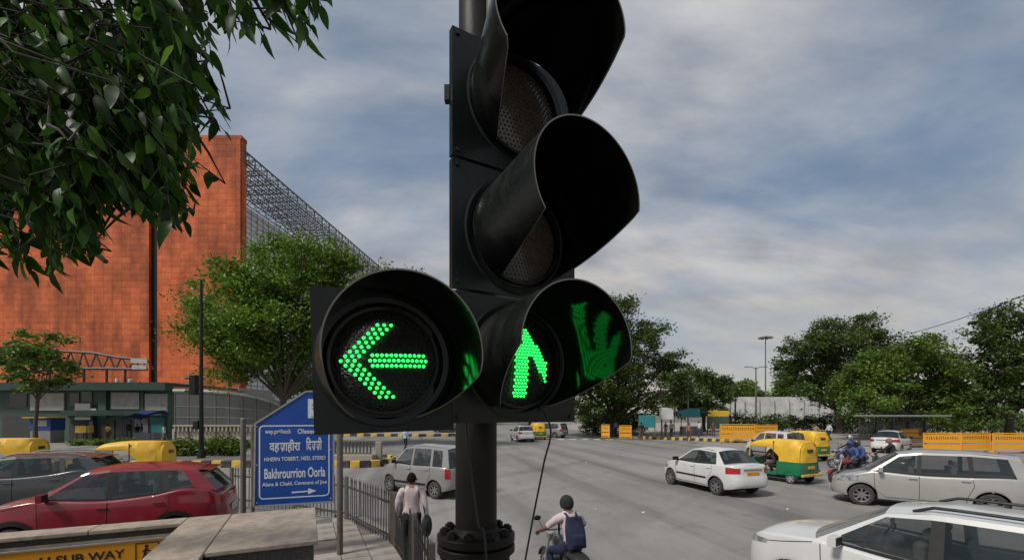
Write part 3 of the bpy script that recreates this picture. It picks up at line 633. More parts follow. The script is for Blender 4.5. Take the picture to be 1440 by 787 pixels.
# ================================================================== TRAFFIC SIGNAL (the hero)
sig = thing('traffic_signal', 'dark green traffic signal on a black pole, green left and straight arrows lit', 'traffic light', (-0.13, 1.6, 0.1))
SO = Vector((-0.13, 1.6, 0.1))
def sbuild(mb, name, m, parent=None, bevel=0, sharp=35):
    mb.v = [tuple(Vector(v)-SO) for v in mb.v]; return mb.build(name, m, parent or sig, bevel=bevel, sharp=sharp)
b = MB(); b.lathe([(0.0, 0.1), (0.086, 0.1), (0.082, 2.30), (0.0, 2.30)], 40, M=Matrix.Translation((-0.13, 1.6, 0))); sbuild(b, 'lower_pole', M_['pole_metal'])
b = MB(); b.lathe([(0.075, 2.374), (0.0745, 3.02), (0.063, 3.05), (0.062, 6.2), (0, 6.2)], 40, M=Matrix.Translation((-0.13, 1.6, 0))); sbuild(b, 'pole', M_['pole_metal'])
b = MB()
for z0, z1 in ((2.300, 2.330), (2.338, 2.368)): b.lathe([(0.0, z0), (0.136, z0), (0.140, z0+0.004), (0.140, z1-0.004), (0.136, z1), (0.0, z1)], 48, M=Matrix.Translation((-0.13, 1.6, 0)))
b.lathe([(0.094, 2.368), (0.084, 2.376), (0.077, 2.392)], 40, M=Matrix.Translation((-0.13, 1.6, 0))); sbuild(b, 'base_flange', M_['pole_metal'])
for k in range(10):
    a = 2*math.pi*(k+0.3)/10; x, y = -0.13+0.113*math.cos(a), 1.6+0.113*math.sin(a); b = MB()
    b.lathe([(0, 2.392), (0.0105, 2.392), (0.0105, 2.368), (0.0105, 2.23), (0, 2.23)], 8, M=Matrix.Translation((x, y, 0))); b.lathe([(0, 2.386), (0.018, 2.386), (0.018, 2.369), (0, 2.369)], 6, sm=False, M=Matrix.Translation((x, y, 0)))
    b.lathe([(0, 2.299), (0.018, 2.299), (0.018, 2.28), (0, 2.28)], 6, sm=False, M=Matrix.Translation((x, y, 0))); sbuild(b, 'bolt', M_['pole_metal'])
b = MB(); b.tube([(-0.075, 1.555, 3.1), (-0.075, 1.555, 6.1)], 0.016, 10); sbuild(b, 'pole_reflection_strip', M_['post_grey'])  # light grey strip added to imitate the reflection along the pole, no real pipe

def frame(c, yaw, tilt=0.0, roll=0.0):
    e1 = Vector((math.cos(R(yaw)), math.sin(R(yaw)), 0)); e3 = Vector((math.sin(R(yaw)), -math.cos(R(yaw)), 0))
    m = Matrix(((e1.x, 0, e3.x, c[0]), (e1.y, 0, e3.y, c[1]), (0, 1, 0, c[2]), (0, 0, 0, 1)))
    return m @ Matrix.Rotation(R(-tilt), 4, 'X') @ Matrix.Rotation(R(roll), 4, 'Z')
def plate(Fm, w, h, lens_r, name='back_plate', oy=0.0):
    """pressed face plate with a round opening, folded lips"""
    mb = MB(); n = 48; ring = []; outer = []
    for k in range(n):
        a = 2*math.pi*(k+0.5)/n; c, s = math.cos(a), math.sin(a); ring.append((lens_r*c, lens_r*s))
        t = min((w/2)/abs(c) if abs(c) > 1e-6 else 9, (h/2)/abs(s) if abs(s) > 1e-6 else 9); outer.append((t*c, t*s))
    # snap the nearest outer points to the corners
    for cx_, cy_ in ((w/2, h/2), (-w/2, h/2), (-w/2, -h/2), (w/2, -h/2)):
        i = min(range(n), key=lambda q: (outer[q][0]-cx_)**2+(outer[q][1]-cy_)**2); outer[i] = (cx_, cy_)
    rg2 = [(x, y+oy, z_) for z_, k_ in ((-.03, 1), (0, 1), (.003, 1.10), (0, 1.14)) for x, y in [(a_*k_, b_*k_) for a_, b_ in ring]]
    bk = MB(); bk.lathe([(0, -.029), (lens_r*1.08, -.029)], 40, M=Fm @ Matrix.Translation((0, oy, 0))); sbuild(bk, 'lens_backing', M_['underbody'])
    lv = rg2+[(x, y, 0.0) for x, y in outer]+[(x, y, -0.022) for x, y in outer]
    lv_old = [(x, y, -0.03) for x, y in ring]+[(x, y, 0.0) for x, y in ring]+[(x*1.10, y*1.10, 0.003) for x, y in ring]+[(x*1.14, y*1.14, 0.0) for x, y in ring]+[(x, y, 0.0) for x, y in outer]+[(x, y, -0.022) for x, y in outer]
    fs = []
    for q in range(5):
        for k in range(n): fs.append((q*n+k, (q+1)*n+k, (q+1)*n+(k+1) % n, q*n+(k+1) % n))
    mb.add(lv, [f[::-1] for f in fs], 0, True, Fm)
    return sbuild(mb, name, M_['signal_green'], sharp=25)
def body(Fm, w, h, d):
    mb = MB(); mb.box((0, 0, -0.024-d/2), (w, h, d), M=Fm); o = sbuild(mb, 'housing', M_['hood_out'], bevel=0.018)
def hood(Fm, r, L, cut0=104, cut1=168, lmin=0.03, flare=1.03, cutl=None):
    n = 72; th = 0.0035
    def ln(phi):
        a = abs(phi); c0 = cut0 if phi > 0 or cutl is None else cutl
        return L if a <= c0 else L-(L-lmin)*(a-c0)/(cut1-c0)
    P_out, P_in, rim = [], [], []
    for k in range(n+1):
        phi = -cut1+2*cut1*k/n; s, c = math.sin(R(phi)), math.cos(R(phi)); l = ln(phi); ro, ri = [], []
        for q in range(9):
            t = q/8; rr = r*(1+(flare-1)*t*l/L); ro.append(Fm @ Vector((rr*s, rr*c, l*t))); ri.append(Fm @ Vector(((rr-th)*s, (rr-th)*c, l*t)))
        P_out.append(ro); P_in.append(ri); rim.append((ro[-1], ri[-1]))
    mb = MB(); mb.grid(P_out, 0); mb.grid(P_in, 1, flip=True)
    mb.add([p for q in rim for p in q], [(2*k, 2*k+1, 2*k+3, 2*k+2) for k in range(n)], 2)
    for e in (0, n): mb.add(P_out[e]+P_in[e], [(i, i+1, i+10, i+9) for i in range(8)], 2)
    return sbuild(mb, 'hood', [M_['hood_out'], M_['hood_in'], M_['rim_worn']], sharp=50)
def lens(Fm, r, m, dots=True):
    mb = MB(); prof = [(r*math.sin(t)/math.sin(0.5), -0.02+0.03*(math.cos(t)-math.cos(0.5))/(1-math.cos(0.5))) for t in np.linspace(0.001, 0.5, 9)]
    mb.lathe(prof, 48, M=Fm); lo = sbuild(mb, 'lens', m)
    mb = MB(); mb.lathe([(r*0.985, 0.004), (r*0.93, 0.004), (r*0.93, -0.012), (r*0.985, -0.012)], 48, M=Fm); sbuild(mb, 'lens_ring', M_['black_metal'])
    return lo, lambda x, y: -0.02+0.03*max(0, 1-(x*x+y*y)/(r*r))+0.001
def dome(mb, x, y, z, rr, Fm, n=6):
    mb.add([(x+rr*math.cos(2*math.pi*k/n), y+rr*math.sin(2*math.pi*k/n), z-0.001) for k in range(n)]+[(x+.6*rr*math.cos(2*math.pi*k/n), y+.6*rr*math.sin(2*math.pi*k/n), z+rr*.6) for k in range(n)]+[(x, y, z+rr*0.8)],
           [(k, (k+1) % n, n+(k+1) % n, n+k) for k in range(n)]+[(n+k, n+(k+1) % n, 2*n) for k in range(n)], 0, True, Fm)
def dot_lens(Fm, r, m):
    lo, zf = lens(Fm, r, m); mb = MB(); pitch = 0.0125
    for i in range(-14, 15):
        for j in range(-14, 15):
            x, y = i*pitch+(j % 2)*pitch/2, j*pitch*0.87
            if x*x+y*y < (r*0.9)**2: dome(mb, x, y, zf(x, y), 0.0044, Fm)
    o = sbuild(mb, 'lens_beads', m); o.parent = lo; tag(o, kind='stuff')
def led_lens(Fm, r, pts, rr=0.0052):
    lo, zf = lens(Fm, r, M_['lens_dark']); mb = MB(); dome(mb, 0, 0, 0, rr, None, 8); me = mb.mesh('led', M_['led'])
    for x, y in pts:
        w_ = Fm @ Vector((x, y, zf(x, y)+0.0005)); o = link('led', me, lo, tuple(w_-SO)); o.matrix_local = Matrix.Translation(w_-SO) @ Fm.to_3x3().to_4x4()
    # dark beads of the unlit rest
    mb = MB(); pitch = 0.0125; ps = np.array(pts)
    for i in range(-14, 15):
        for j in range(-14, 15):
            x, y = i*pitch+(j % 2)*pitch/2, j*pitch*0.87
            if x*x+y*y < (r*0.9)**2 and ((ps-np.array((x, y)))**2).sum(1).min() > 0.012**2: dome(mb, x, y, zf(x, y), 0.004, Fm, 5)
    o = sbuild(mb, 'lens_beads', M_['lens_dark']); o.parent = lo; tag(o, kind='stuff')

CX, CY_ = 0.0187, 1.30; YAW = 30
SEC = ((2.9525, 0.367, 'straight'), (3.318, 0.356, 'amber'), (3.6765, 0.353, 'red'))
LR = 0.142
def arrow_points(direction):
    P = []; s = 0.0118
    # left-pointing arrow: chevron of three rows and a separate shaft of three rows
    for row in range(3):
        for k in range(9):
            for sg in (1, -1):
                if k == 0 and sg < 0: continue
                P.append((-0.108+row*s*1.45+k*s*0.98, sg*k*s*0.99))
    for row in (-1, 0, 1):
        for k in range(13 if row == 0 else 12): P.append((-0.036+k*s+(0.5*s if row else 0), row*s*1.15))
    Q = []
    for p in P:
        if all((p[0]-q[0])**2+(p[1]-q[1])**2 > 0.0085**2 for q in Q): Q.append(p)
    if direction == 'up':           # bolder: four rows to the shaft and to each arm
        Q = []; p_ = 0.0104
        for j in range(-14, 15):
            for i in range(-14, 15):
                x, y = i*p_+(j % 2)*p_/2, j*p_*.9; arm = .122-abs(x)*1.28
                if (abs(x) < .0235 and -.112 < y < .055) or (arm-.064 < y < arm and abs(x) < .098): Q.append((x, y))
    return Q
for zc_, hh, kind in SEC:
    Fm = frame((CX, CY_, zc_), YAW)
    plate(Fm, 0.417, hh-0.005, 0.146 if kind == 'red' else 0.152, oy=0.022 if kind == 'red' else 0.0); body(Fm, 0.28, hh-0.03, 0.13)
    Fl = Fm @ Matrix.Translation((0.006, 0.022 if kind == 'red' else 0.0, 0))
    if kind == 'straight': led_lens(Fl, LR, arrow_points('up'), 0.0041)
    else: dot_lens(Fl, LR, M_['lens_smoke'])
    Fh = frame(tuple((Fl @ Vector((0, 0, 0.004)))), {'straight': 28, 'amber': 31, 'red': 17}[kind], {'straight': 0.5, 'amber': 3, 'red': 2}[kind])
    hood(Fh, 0.157, {'straight': 0.29, 'amber': 0.31, 'red': 0.31}[kind], cut0={'straight': 98, 'amber': 100, 'red': 94}[kind], cut1=148, cutl={'straight': 90, 'amber': 124, 'red': 126}[kind])
    for sx in (-1, 1):
        for sy in (-1, 1):
            mb = MB(); mb.lathe([(0, 0.006), (0.006, 0.005), (0.007, 0.0)], 10, M=Fm @ Matrix.Translation((sx*0.192, sy*(hh/2-0.018), 0))); sbuild(mb, 'screw', M_['black_metal'])
FmL = frame((-0.332, 1.15, 2.935), 16, 0, 1.6)
plate(FmL, 0.350, 0.372, 0.152); body(FmL, 0.29, 0.33, 0.13); led_lens(FmL, LR, arrow_points('left'), 0.0047)
FhL = frame(tuple(FmL @ Vector((0, 0, 0.004))), 27, -1.5); hood(FhL, 0.166, 0.25, cut0=104, cut1=152)
# brackets back to the pole, junction lug on the left edge
for z_ in (2.86, 3.06, 3.45, 3.80):
    mb = MB(); mb.bar((-0.055, 1.42, z_), (-0.13, 1.55, z_), 0.05, 0.03); mb.lathe([(0.079, z_-0.02), (0.079, z_+0.02)], 24, M=Matrix.Translation((-0.13, 1.6, 0))); sbuild(mb, 'bracket', M_['black_metal'])
mb = MB(); mb.bar((-0.28, 1.30, 2.95), (-0.15, 1.52, 2.95), 0.05, 0.05); sbuild(mb, 'bracket', M_['black_metal'])
q = at(629, 133, 1.22); mb = MB(); mb.box(tuple(q), (0.014, 0.02, 0.042)); mb.box((q.x+0.012, q.y+0.01, q.z+0.012), (0.03, 0.014, 0.012)); sbuild(mb, 'side_lug', M_['black_metal'])
def cable(pts, r, label):
    mb = MB(); P = [Vector(p) for p in pts]; o = P[-1].copy(); out = []
    for i in range(len(P)-1):
        for k in range(6):
            t = k/6; p0, p1, p2, p3 = P[max(i-1, 0)], P[i], P[i+1], P[min(i+2, len(P)-1)]
            out.append(0.5*((2*p1)+(p2-p0)*t+(2*p0-5*p1+4*p2-p3)*t*t+(3*p1-p0-3*p2+p3)*t**3))
    out.append(P[-1]); mb.tube([p-o for p in out], r, 8); tag(mb.build('cable', M_['cable'], None, tuple(o)), label, 'cable')
cable([(-0.15, 1.46, 2.86), at(656, 605, 1.47), at(662, 660, 1.465), at(672, 735, 1.43), at(684, 800, 1.42), (-0.07, 1.40, 1.2), (-0.1, 1.42, 0.12)], 0.0042, 'black cable hanging down in front of the signal pole')
cable([(0.06, 1.36, 2.86), at(774, 600, 1.3), at(765, 650, 1.3), at(752, 715, 1.3), at(738, 790, 1.3), at(722, 880, 1.3), (-0.03, 1.3, 1.2), (-0.05, 1.35, 0.12)], 0.0028, 'thin black cable slanting over the road right of the pole')

# ================================================================== CARS
def make_wheel(parent, c, R_, w, side, spokes, rimm, name='wheel', detail=True):
    e = bpy.data.objects.new(name, None); COL.objects.link(e); e.parent = parent; e.location = c; e.empty_display_size = 0.1
    M = Matrix.Rotation(R(-90*side), 4, 'X')      # turn axis to +-y (outside = +z of the profile)
    k = ('tyre', R_, w, spokes, rimm.name)
    if k not in WCACHE:
        mb = MB(); h = w/2; mb.lathe([(R_*0.66, h*0.75), (R_*0.70, h*0.95), (R_*0.86, h), (R_*0.96, h*0.88), (R_, h*0.55), (R_, -h*0.55), (R_*0.95, -h*0.9), (R_*0.66, -h)], 32)
        t = mb.mesh('tyre', M_['tyre'])
        mb = MB(); mb.lathe([(R_*0.665, h*0.80), (R_*0.63, h*0.84), (R_*0.60, h*0.5), (R_*0.58, -h*0.6), (0.01, -h*0.6)], 32, 1)
        mb.lathe([(R_*0.675, h*0.80), (R_*0.66, h*0.92), (R_*0.60, h*0.86), (R_*0.58, h*0.6)], 32, 0)
        for q in range(spokes):
            a = 2*math.pi*q/spokes; ca_, sa = math.cos(a), math.sin(a); ww = R_*0.115*5/max(5, spokes)*1.25
            r0, r1 = R_*0.12, R_*0.63
            vs = [(r0*ca_-s*ww*1.1*sa, r0*sa+s*ww*1.1*ca_, h*0.55+zz) for zz in (-0.02, 0.014) for s in (-1, 1)]+[(r1*ca_-s*ww*0.8*sa, r1*sa+s*ww*0.8*ca_, h*0.72+zz) for zz in (-0.02, 0.012) for s in (-1, 1)]
            mb.add(vs, [(2, 6, 7, 3), (0, 1, 5, 4), (0, 4, 6, 2), (1, 3, 7, 5)], 0)
        mb.lathe([(R_*0.19, h*0.4), (R_*0.19, h*0.64), (R_*0.10, h*0.72), (0, h*0.72)], 16, 0)
        WCACHE[k] = (t, mb.mesh('rim', [rimm, M_['underbody']]))
    t, r_ = WCACHE[k]
    o = link('tyre', t, e); o.rotation_euler = M.to_euler()
    o = link('rim', r_, e); o.rotation_euler = M.to_euler()
    return e
WCACHE = {}

def make_car(name, label, cat, S, loc, head, paint, group=None, rimm=None, near=True, glass='glass', taxi=False):
    """x forward, y left, z up; body lofted round the plan outline, glasshouse of stations leaning between belt and roof"""
    root = thing(name, label, cat, (loc[0], loc[1], 0), math.atan2(head[1], head[0]), group)
    L, W = S['L'], S['W']; a = L/2; hw = W/2; zt = smooth_interp(S['top']); sill = S.get('sill', 0.24); Rw = S['R']; xf, xr = S['axles']; Ra = Rw+S.get('gap', 0.06)
    fin = smooth_interp(S['nose']); rin = smooth_interp(S['tail']); wz = smooth_interp(S.get('wide', [(0.15, .93), (.3, .965), (.55, .995), (.72, 1.0), (.9, .985), (1.1, .955)]))
    nf, nr = S.get('nf', 4.5), S.get('nr', 6.0); PM = M_[paint]
    th = np.linspace(0, math.pi, 1600); ox = []; oy = []
    for t in th:
        c, s = math.cos(t), math.sin(t); n_ = nf if c > 0 else nr
        ox.append(math.copysign(abs(c)**(2/n_), c)*a); oy.append(abs(s)**(2/n_)*hw)
    ox, oy = np.array(ox), np.array(oy); ds = np.hypot(np.diff(ox), np.diff(oy)); sl_ = np.concatenate([[0], np.cumsum(ds)]); U = sl_[-1]
    iF = int(np.argmax(ox < a*0.72)); iR = int(np.argmax(ox < -a*0.72))
    def ux(x): return float(np.interp(-x, -ox, sl_))
    def uyf(y): return float(np.interp(y, oy[:800], sl_[:800]))
    def uyr(y): return float(np.interp(y, oy[800:][::-1], sl_[800:][::-1]))
    def outl(u):
        x = float(np.interp(u, sl_, ox)); y = float(np.interp(u, sl_, oy)); e = 0.012
        dx = float(np.interp(u+e, sl_, ox))-float(np.interp(u-e, sl_, ox)); dy = float(np.interp(u+e, sl_, oy))-float(np.interp(u-e, sl_, oy)); d = math.hypot(dx, dy) or 1
        return x, y, dy/d, -dx/d
    def zb(x, pad=0.0):
        z = sill+0.10*max(0, (abs(x)-a*0.72)/(a*0.28))**2 if True else sill
        for c in (xf, xr):
            q = (Ra+pad)**2-(x-c)**2
            if q > 0: z = max(z, Rw+math.sqrt(q))
        return z
    def pt(u, z, off_=0.0, sy=1, shoulder=0.0):
        x, y, nx, ny = outl(u); wf = (max(0, x)/a)**3; wr = (max(0, -x)/a)**3
        X = x-fin(z)*wf+rin(z)*wr; Y = y*wz(z)
        X += nx*off_-shoulder*nx; Y += abs(ny)*off_*1.0-shoulder*abs(ny)
        return (X, sy*max(0, Y), z)
    us = sorted(set([float(v) for v in np.linspace(0, U, S.get('cols', 110))]+[ux(c+s*Ra*f) for c in (xf, xr) for s in (-1, 1) for f in (1.0, 0.985, 0.94, 0.86)]))
    SV = [0, .06, .16, .3, .44, .56, .66, .76, .84, .90, .945, .975, .993, 1.0]; SH = [0.012, 0.003]+[0]*8+[0.003, 0.010, 0.024, 0.045]
    body_ = MB(); K = 10; cowl = S['st'][0][0]; rb = S['st'][-1][0]
    for sy in (1, -1):
        Pg = []
        for u in us:
            x0 = outl(u)[0]; z0, z1 = zb(x0), zt(x0); Pg.append([pt(u, z0+(z1-z0)*s, 0, sy, h) for s, h in zip(SV, SH)])
        body_.grid(Pg, 0, True, flip=(sy < 0))
        if sy > 0: left = [r_[-1] for r_ in Pg]
    inner, outer = [], []
    cr_ = S.get('crown', 0.045)
    for i, p in enumerate(left):
        row = [(p[0], p[1]*v, p[2]+cr_*(1-v*v)*min(1, p[1]/(hw*0.6))) for v in np.linspace(1, -1, K+1)]; inner.append(row)
    for i in range(len(inner)-1):
        xm = (inner[i][0][0]+inner[i+1][0][0])/2
        for j in range(K):
            dark = rb+0.06 < xm < cowl-0.10 and 1 <= j < K-1
            body_.add([inner[i][j], inner[i+1][j], inner[i+1][j+1], inner[i][j+1]], [(0, 1, 2, 3)], 1 if dark else 0, True)
    body_.build('body', [PM, M_['interior']], root, sharp=40)
    # --- underbody and wheel wells
    ub = MB(); ub.box(((xf+xr)/2, 0, 0.34), (xf-xr+Ra*2.2, W*0.62, 0.30)); ub.box((0, 0, sill+0.07), (L*0.86, W*0.80, 0.10)); ub.box(((xf+xr)/2, 0, 0.36), (xf-xr-2*Ra, W*0.86, 0.26)); ub.build('underbody', M_['underbody'], root)
    if S.get('clad'):
        cl = MB()
        for sy in (1, -1):
            for c in (xf, xr):
                P = []
                for k in range(25):
                    an = math.pi*k/24; P.append([pt(ux(c+(Ra+f)*math.cos(an)), max(sill*0.9, Rw+(Ra+f)*math.sin(an)), 0.014, sy) for f in (-0.012, 0.07)])
                cl.grid(P, 0, True, flip=(sy > 0))
            cl.grid([[pt(ux(x), z, 0.012, sy) for z in (sill, sill+0.12)] for x in np.linspace(xr+Ra+.03, xf-Ra-.03, 14)], 0, True, flip=(sy > 0))
        cl.build('arch_cladding', M_['dark_plastic'], root)
    # --- glasshouse
    st = S['st']; zr = smooth_interp(S['roof']); wr_ = S['wroof']/2; rows = [0, .07, .90, 1.0]; ins = S.get('inset', 0.045)
    def sp(k, t, sy):
        xb_, xt_ = st[k][0], st[k][1]; z0 = zt(xb_)-0.005; yb = outl(ux(xb_))[1]*wz(z0)-ins; z1 = zr(xt_); f = min(1.0, 0.93+0.07*(1-abs(xt_)/a))
        y1 = wr_*f; bul = 0.02*math.sin(math.pi*t)
        return (xb_+(xt_-xb_)*t, sy*(yb+(y1-yb)*t+bul), z0+(z1-z0)*t)
    gh = MB(); panes = []
    for sy in (1, -1):
        for k in range(len(st)-1):
            kind = st[k][2]
            for r_ in range(3):
                q = [sp(k, rows[r_], sy), sp(k+1, rows[r_], sy), sp(k+1, rows[r_+1], sy), sp(k, rows[r_+1], sy)]
                fl = (0, 1, 2, 3) if sy < 0 else (3, 2, 1, 0)
                if r_ == 1 and kind == 'g': panes.append((q, fl)); continue
                gh.add(q, [fl], 1 if (kind == 'b' and r_ < 2) or (kind == 'g' and r_ == 0) else 0, False)
    n_ = len(st)
    roofP = []
    xs_top = [st[k][1] for k in range(n_)]; fine = np.linspace(xs_top[0], xs_top[-1], 16)
    for x in fine:
        f = min(1.0, 0.93+0.07*(1-abs(x)/a)); y1 = wr_*f; roofP.append([(x+S.get('bowf', .05)*(1-v*v)*max(0, (x-fine[-1])/(fine[0]-fine[-1])*2-1)-S.get('bowr', .04)*(1-v*v)*max(0, 1-2*(x-fine[-1])/(fine[0]-fine[-1])), y1*v, zr(x)+0.055*(1-abs(v)**2.2)) for v in np.linspace(1, -1, 13)])
    gh.grid(roofP, 0, True); gh.grid([[(p[0], p[1], p[2]-0.03) for p in r_] for r_ in roofP], 1, True, flip=True)
    def screen(k, bow0, bow1, t0, t1, nm, gm, sgn):
        P = []
        for t in np.linspace(t0, t1, 6):
            A = sp(k, t, 1); zc_ = 0.055*t*0.9+0.03*(1-t); bow = bow0+(bow1-bow0)*t
            P.append([(A[0]+sgn*bow*(1-v*v), A[1]*v*0.985, A[2]+zc_*(1-abs(v)**2.2)) for v in np.linspace(1, -1, 13)])
        mb = MB(); mb.grid(P, 0, True, flip=(sgn > 0)); return mb.build(nm, M_[gm], root)
    screen(0, S.get('wbow', .20), S.get('bowf', .05), 0.02, 0.985, 'windscreen', glass, 1)
    screen(n_-1, S.get('rbow', .10), S.get('bowr', .04), 0.05, 0.97, 'rear_window', 'glass_dark', -1)
    gh.build('pillars_and_roof', [PM, M_['dark_plastic']], root, sharp=40)
    for q, fl in panes:
        mb = MB(); mb.add(q, [fl], 0); mb.build('window', M_[glass], root)
    # --- seats, wheel
    zs = zt(0)
    for x, ys in ((0.12 if S.get('mid') is None else S['mid'], (0.36, -0.36)), ((-0.75 if S.get('mid2') is None else S['mid2']), (0.36, -0.36))):
        for y in ys:
            mb = MB(); mb.box((x-0.08, y, zs+0.02), (0.13, 0.44, 0.42)); mb.box((x-0.13, y, zs+0.32), (0.09, 0.24, 0.15)); mb.build('seat', M_['seat_cloth' if near else 'interior'], root, bevel=0.04)
    mb = MB(); mb.lathe([(0.17, .012), (0.19, 0), (0.17, -.012), (0.155, 0)], 20, closed=True, M=Matrix.Translation((S.get('mid', .12)+0.50, -0.36, zs+0.07)) @ Matrix.Rotation(R(65), 4, 'Y')); mb.build('steering_wheel', M_['dark_plastic'], root)
    mb = MB(); mb.box((cowl-0.32, 0, zs+0.0), (0.5, W*0.78, 0.13)); mb.build('dashboard', M_['interior'], root, bevel=0.04)
    # --- wheels
    rm = rimm or M_['alloy']
    for x in (xf, xr):
        for sy in (1, -1): make_wheel(root, (x, sy*(hw-S.get('tw', 0.20)/2-0.025), Rw), Rw, S.get('tw', 0.20), sy, S.get('spokes', 5), rm)
    # --- surface patches
    def patch(nm, m, u0, u1, z0, z1, off_=0.006, sy=1, n=(10, 5), tilt=0.0, taper=0.0, parent=None):
        P = []
        for i in range(n[0]+1):
            u = u0+(u1-u0)*i/n[0]; f = i/n[0]; za = z0+tilt*f+taper*f*(z1-z0)/2; zb__ = z1+tilt*f-taper*f*(z1-z0)/2
            P.append([pt(u, za+(zb__-za)*j/n[1], off_, sy) for j in range(n[1]+1)])
        mb = MB(); mb.grid(P, 0, True, flip=(sy < 0))
        edge_ = [P[0][j] for j in range(n[1]+1)]
        c_ = np.mean([p for r_ in P for p in r_], axis=0)
        def skirt(path):
            mb.add(list(path)+[(p[0]+(c_[0]*0-p[0])*0.01, p[1]*0.985, p[2]) for p in path], [(i, i+1, len(path)+i+1, len(path)+i) for i in range(len(path)-1)], 0)
        for path in (P[0], P[-1], [r_[0] for r_ in P], [r_[-1] for r_ in P]): skirt(path)
        return mb.build(nm, m, parent or root)
    for sy in (1, -1):
        for (u0, u1, z0, z1, tilt, taper) in S['head']: patch('headlight', M_['head_lamp'], uyf(u0), ux(u1), z0, z1, 0.006, sy, tilt=tilt, taper=taper)
        for (u0, u1, z0, z1, tilt, taper) in S['tailp']: patch('tail_light', M_['tail_red'], ux(u0), uyr(u1), z0, z1, 0.008, sy, tilt=tilt, taper=taper)
        for x, z in S['handles']:
            p = pt(ux(x), z, 0.012, sy); mb = MB(); mb.box(p, (0.19, 0.035, 0.035)); mb.build('door_handle', M_['chrome'] if S.get('chrome') else PM, root, bevel=0.01)
        # shut lines
        for line in S['seams']:
            P = []; k_ = len(line)
            fineL = []
            for i in range(k_-1):
                for q in range(8): fineL.append((line[i][0]+(line[i+1][0]-line[i][0])*q/8, line[i][1]+(line[i+1][1]-line[i][1])*q/8))
            fineL.append(line[-1])
            for i, (x, z) in enumerate(fineL):
                x2, z2 = fineL[min(i+1, len(fineL)-1)]; x1, z1 = fineL[max(i-1, 0)]; d = math.hypot(x2-x1, z2-z1) or 1; nx_, nz_ = -(z2-z1)/d*0.006, (x2-x1)/d*0.006
                zc_ = max(zb(x)+0.01, z); P.append([pt(ux(x-nx_), zc_-nz_, 0.0025, sy), pt(ux(x+nx_), zc_+nz_, 0.0025, sy)])
            mb = MB(); mb.grid(P, 0, True, flip=(sy > 0)); mb.grid(P, 0, True, flip=(sy < 0)); mb.build('door_seam', M_['ink'], root)
        if 'strip' in S:
            x0, x1, z0, z1 = S['strip']; patch('side_strip', M_['dark_plastic'], ux(x1), ux(x0), z0, z1, 0.012, sy, n=(16, 2))
        # mirror
        mxx = S['mirror']; p = pt(ux(mxx[0]), zt(mxx[0]), -0.02, sy); mb = MB(); mb.box((p[0], p[1]+sy*0.12, p[2]+0.075), (0.10, 0.20, 0.135)); mb.box((p[0]-0.051, p[1]+sy*0.12, p[2]+0.075), (0.012, 0.17, 0.11), 1); mb.bar((p[0]+0.02, p[1]-sy*0.05, p[2]+0.01), (p[0], p[1]+sy*0.06, p[2]+0.04), 0.07, 0.035, 1); mb.build('mirror', [M_['dark_plastic'] if S.get('mdark') else PM, M_['dark_plastic']], root, bevel=0.03)
        if S.get('rails'):
            x0, x1 = S['rails']; mb = MB(); pts_ = [(x, sy*(wr_*0.86), zr(x)+0.075+(-0.05 if i in (0, 8) else 0)) for i, x in enumerate(np.linspace(x0, x1, 9))]; mb.tube(pts_, 0.02, 8); mb.build('roof_rail', M_['dark_plastic' if S.get('rails_dark') else 'alloy'], root)
    # grille, bumpers, plates
    y0, z0, z1 = S['grille']
    for sy in (1, -1): patch('grille', M_['dark_plastic'], 0.0, uyf(y0), z0, z1, 0.005, sy, n=(8, 3)); patch('lower_grille', M_['dark_plastic'], 0.0, uyf(y0*1.05), 0.30, 0.42, 0.005, sy, n=(8, 3))
    for front_ in (1, 0):
        zc_ = S['plates'][1-front_]; u = 0.0 if front_ else U; p = pt(u, zc_); mb = MB(); mb.box((p[0]+(0.016 if front_ else -0.016), 0, zc_), (0.012, 0.50, 0.12)); pm = mb.build('number_plate', M_['plate_yellow' if taxi else 'plate_white'], root, bevel=0.004)
        mb = MB(); xx = p[0]+(0.0235 if front_ else -0.0235); rr = random.Random(len(label)+front_)
        for k in range(9):
            if k in (2, 4): continue
            mb.box((xx, -0.2+k*0.05, zc_), (0.003, 0.010, 0.07)); mb.box((xx, -0.187+k*0.05, zc_+rr.choice((-.03, 0, .03))), (0.003, 0.018, 0.012))
        mb.build('plate_characters', M_['ink'], pm)
    if 'trunk' in S:
        z0, z1 = S['trunk']; mb = MB(); p = pt(U, z1); mb.box((p[0]-0.012, 0, z1), (0.02, 0.75, 0.045)); mb.build('tailgate_trim', M_['chrome'], root, bevel=0.006)
    if S.get('spoiler'):
        xs_ = st[-1][1]; mb = MB(); P = [[(xs_-d_, v*wr_*0.92, zr(xs_)+0.03*(1-v*v)+h_) for d_, h_ in ((-0.05, 0.012), (0.10, 0.012), (0.2, -0.012), (0.19, -0.035), (-0.02, -0.03))] for v in np.linspace(-1, 1, 11)]; mb.grid(P, 0, True); mb.build('spoiler', PM, root)
    return root, pt, ux

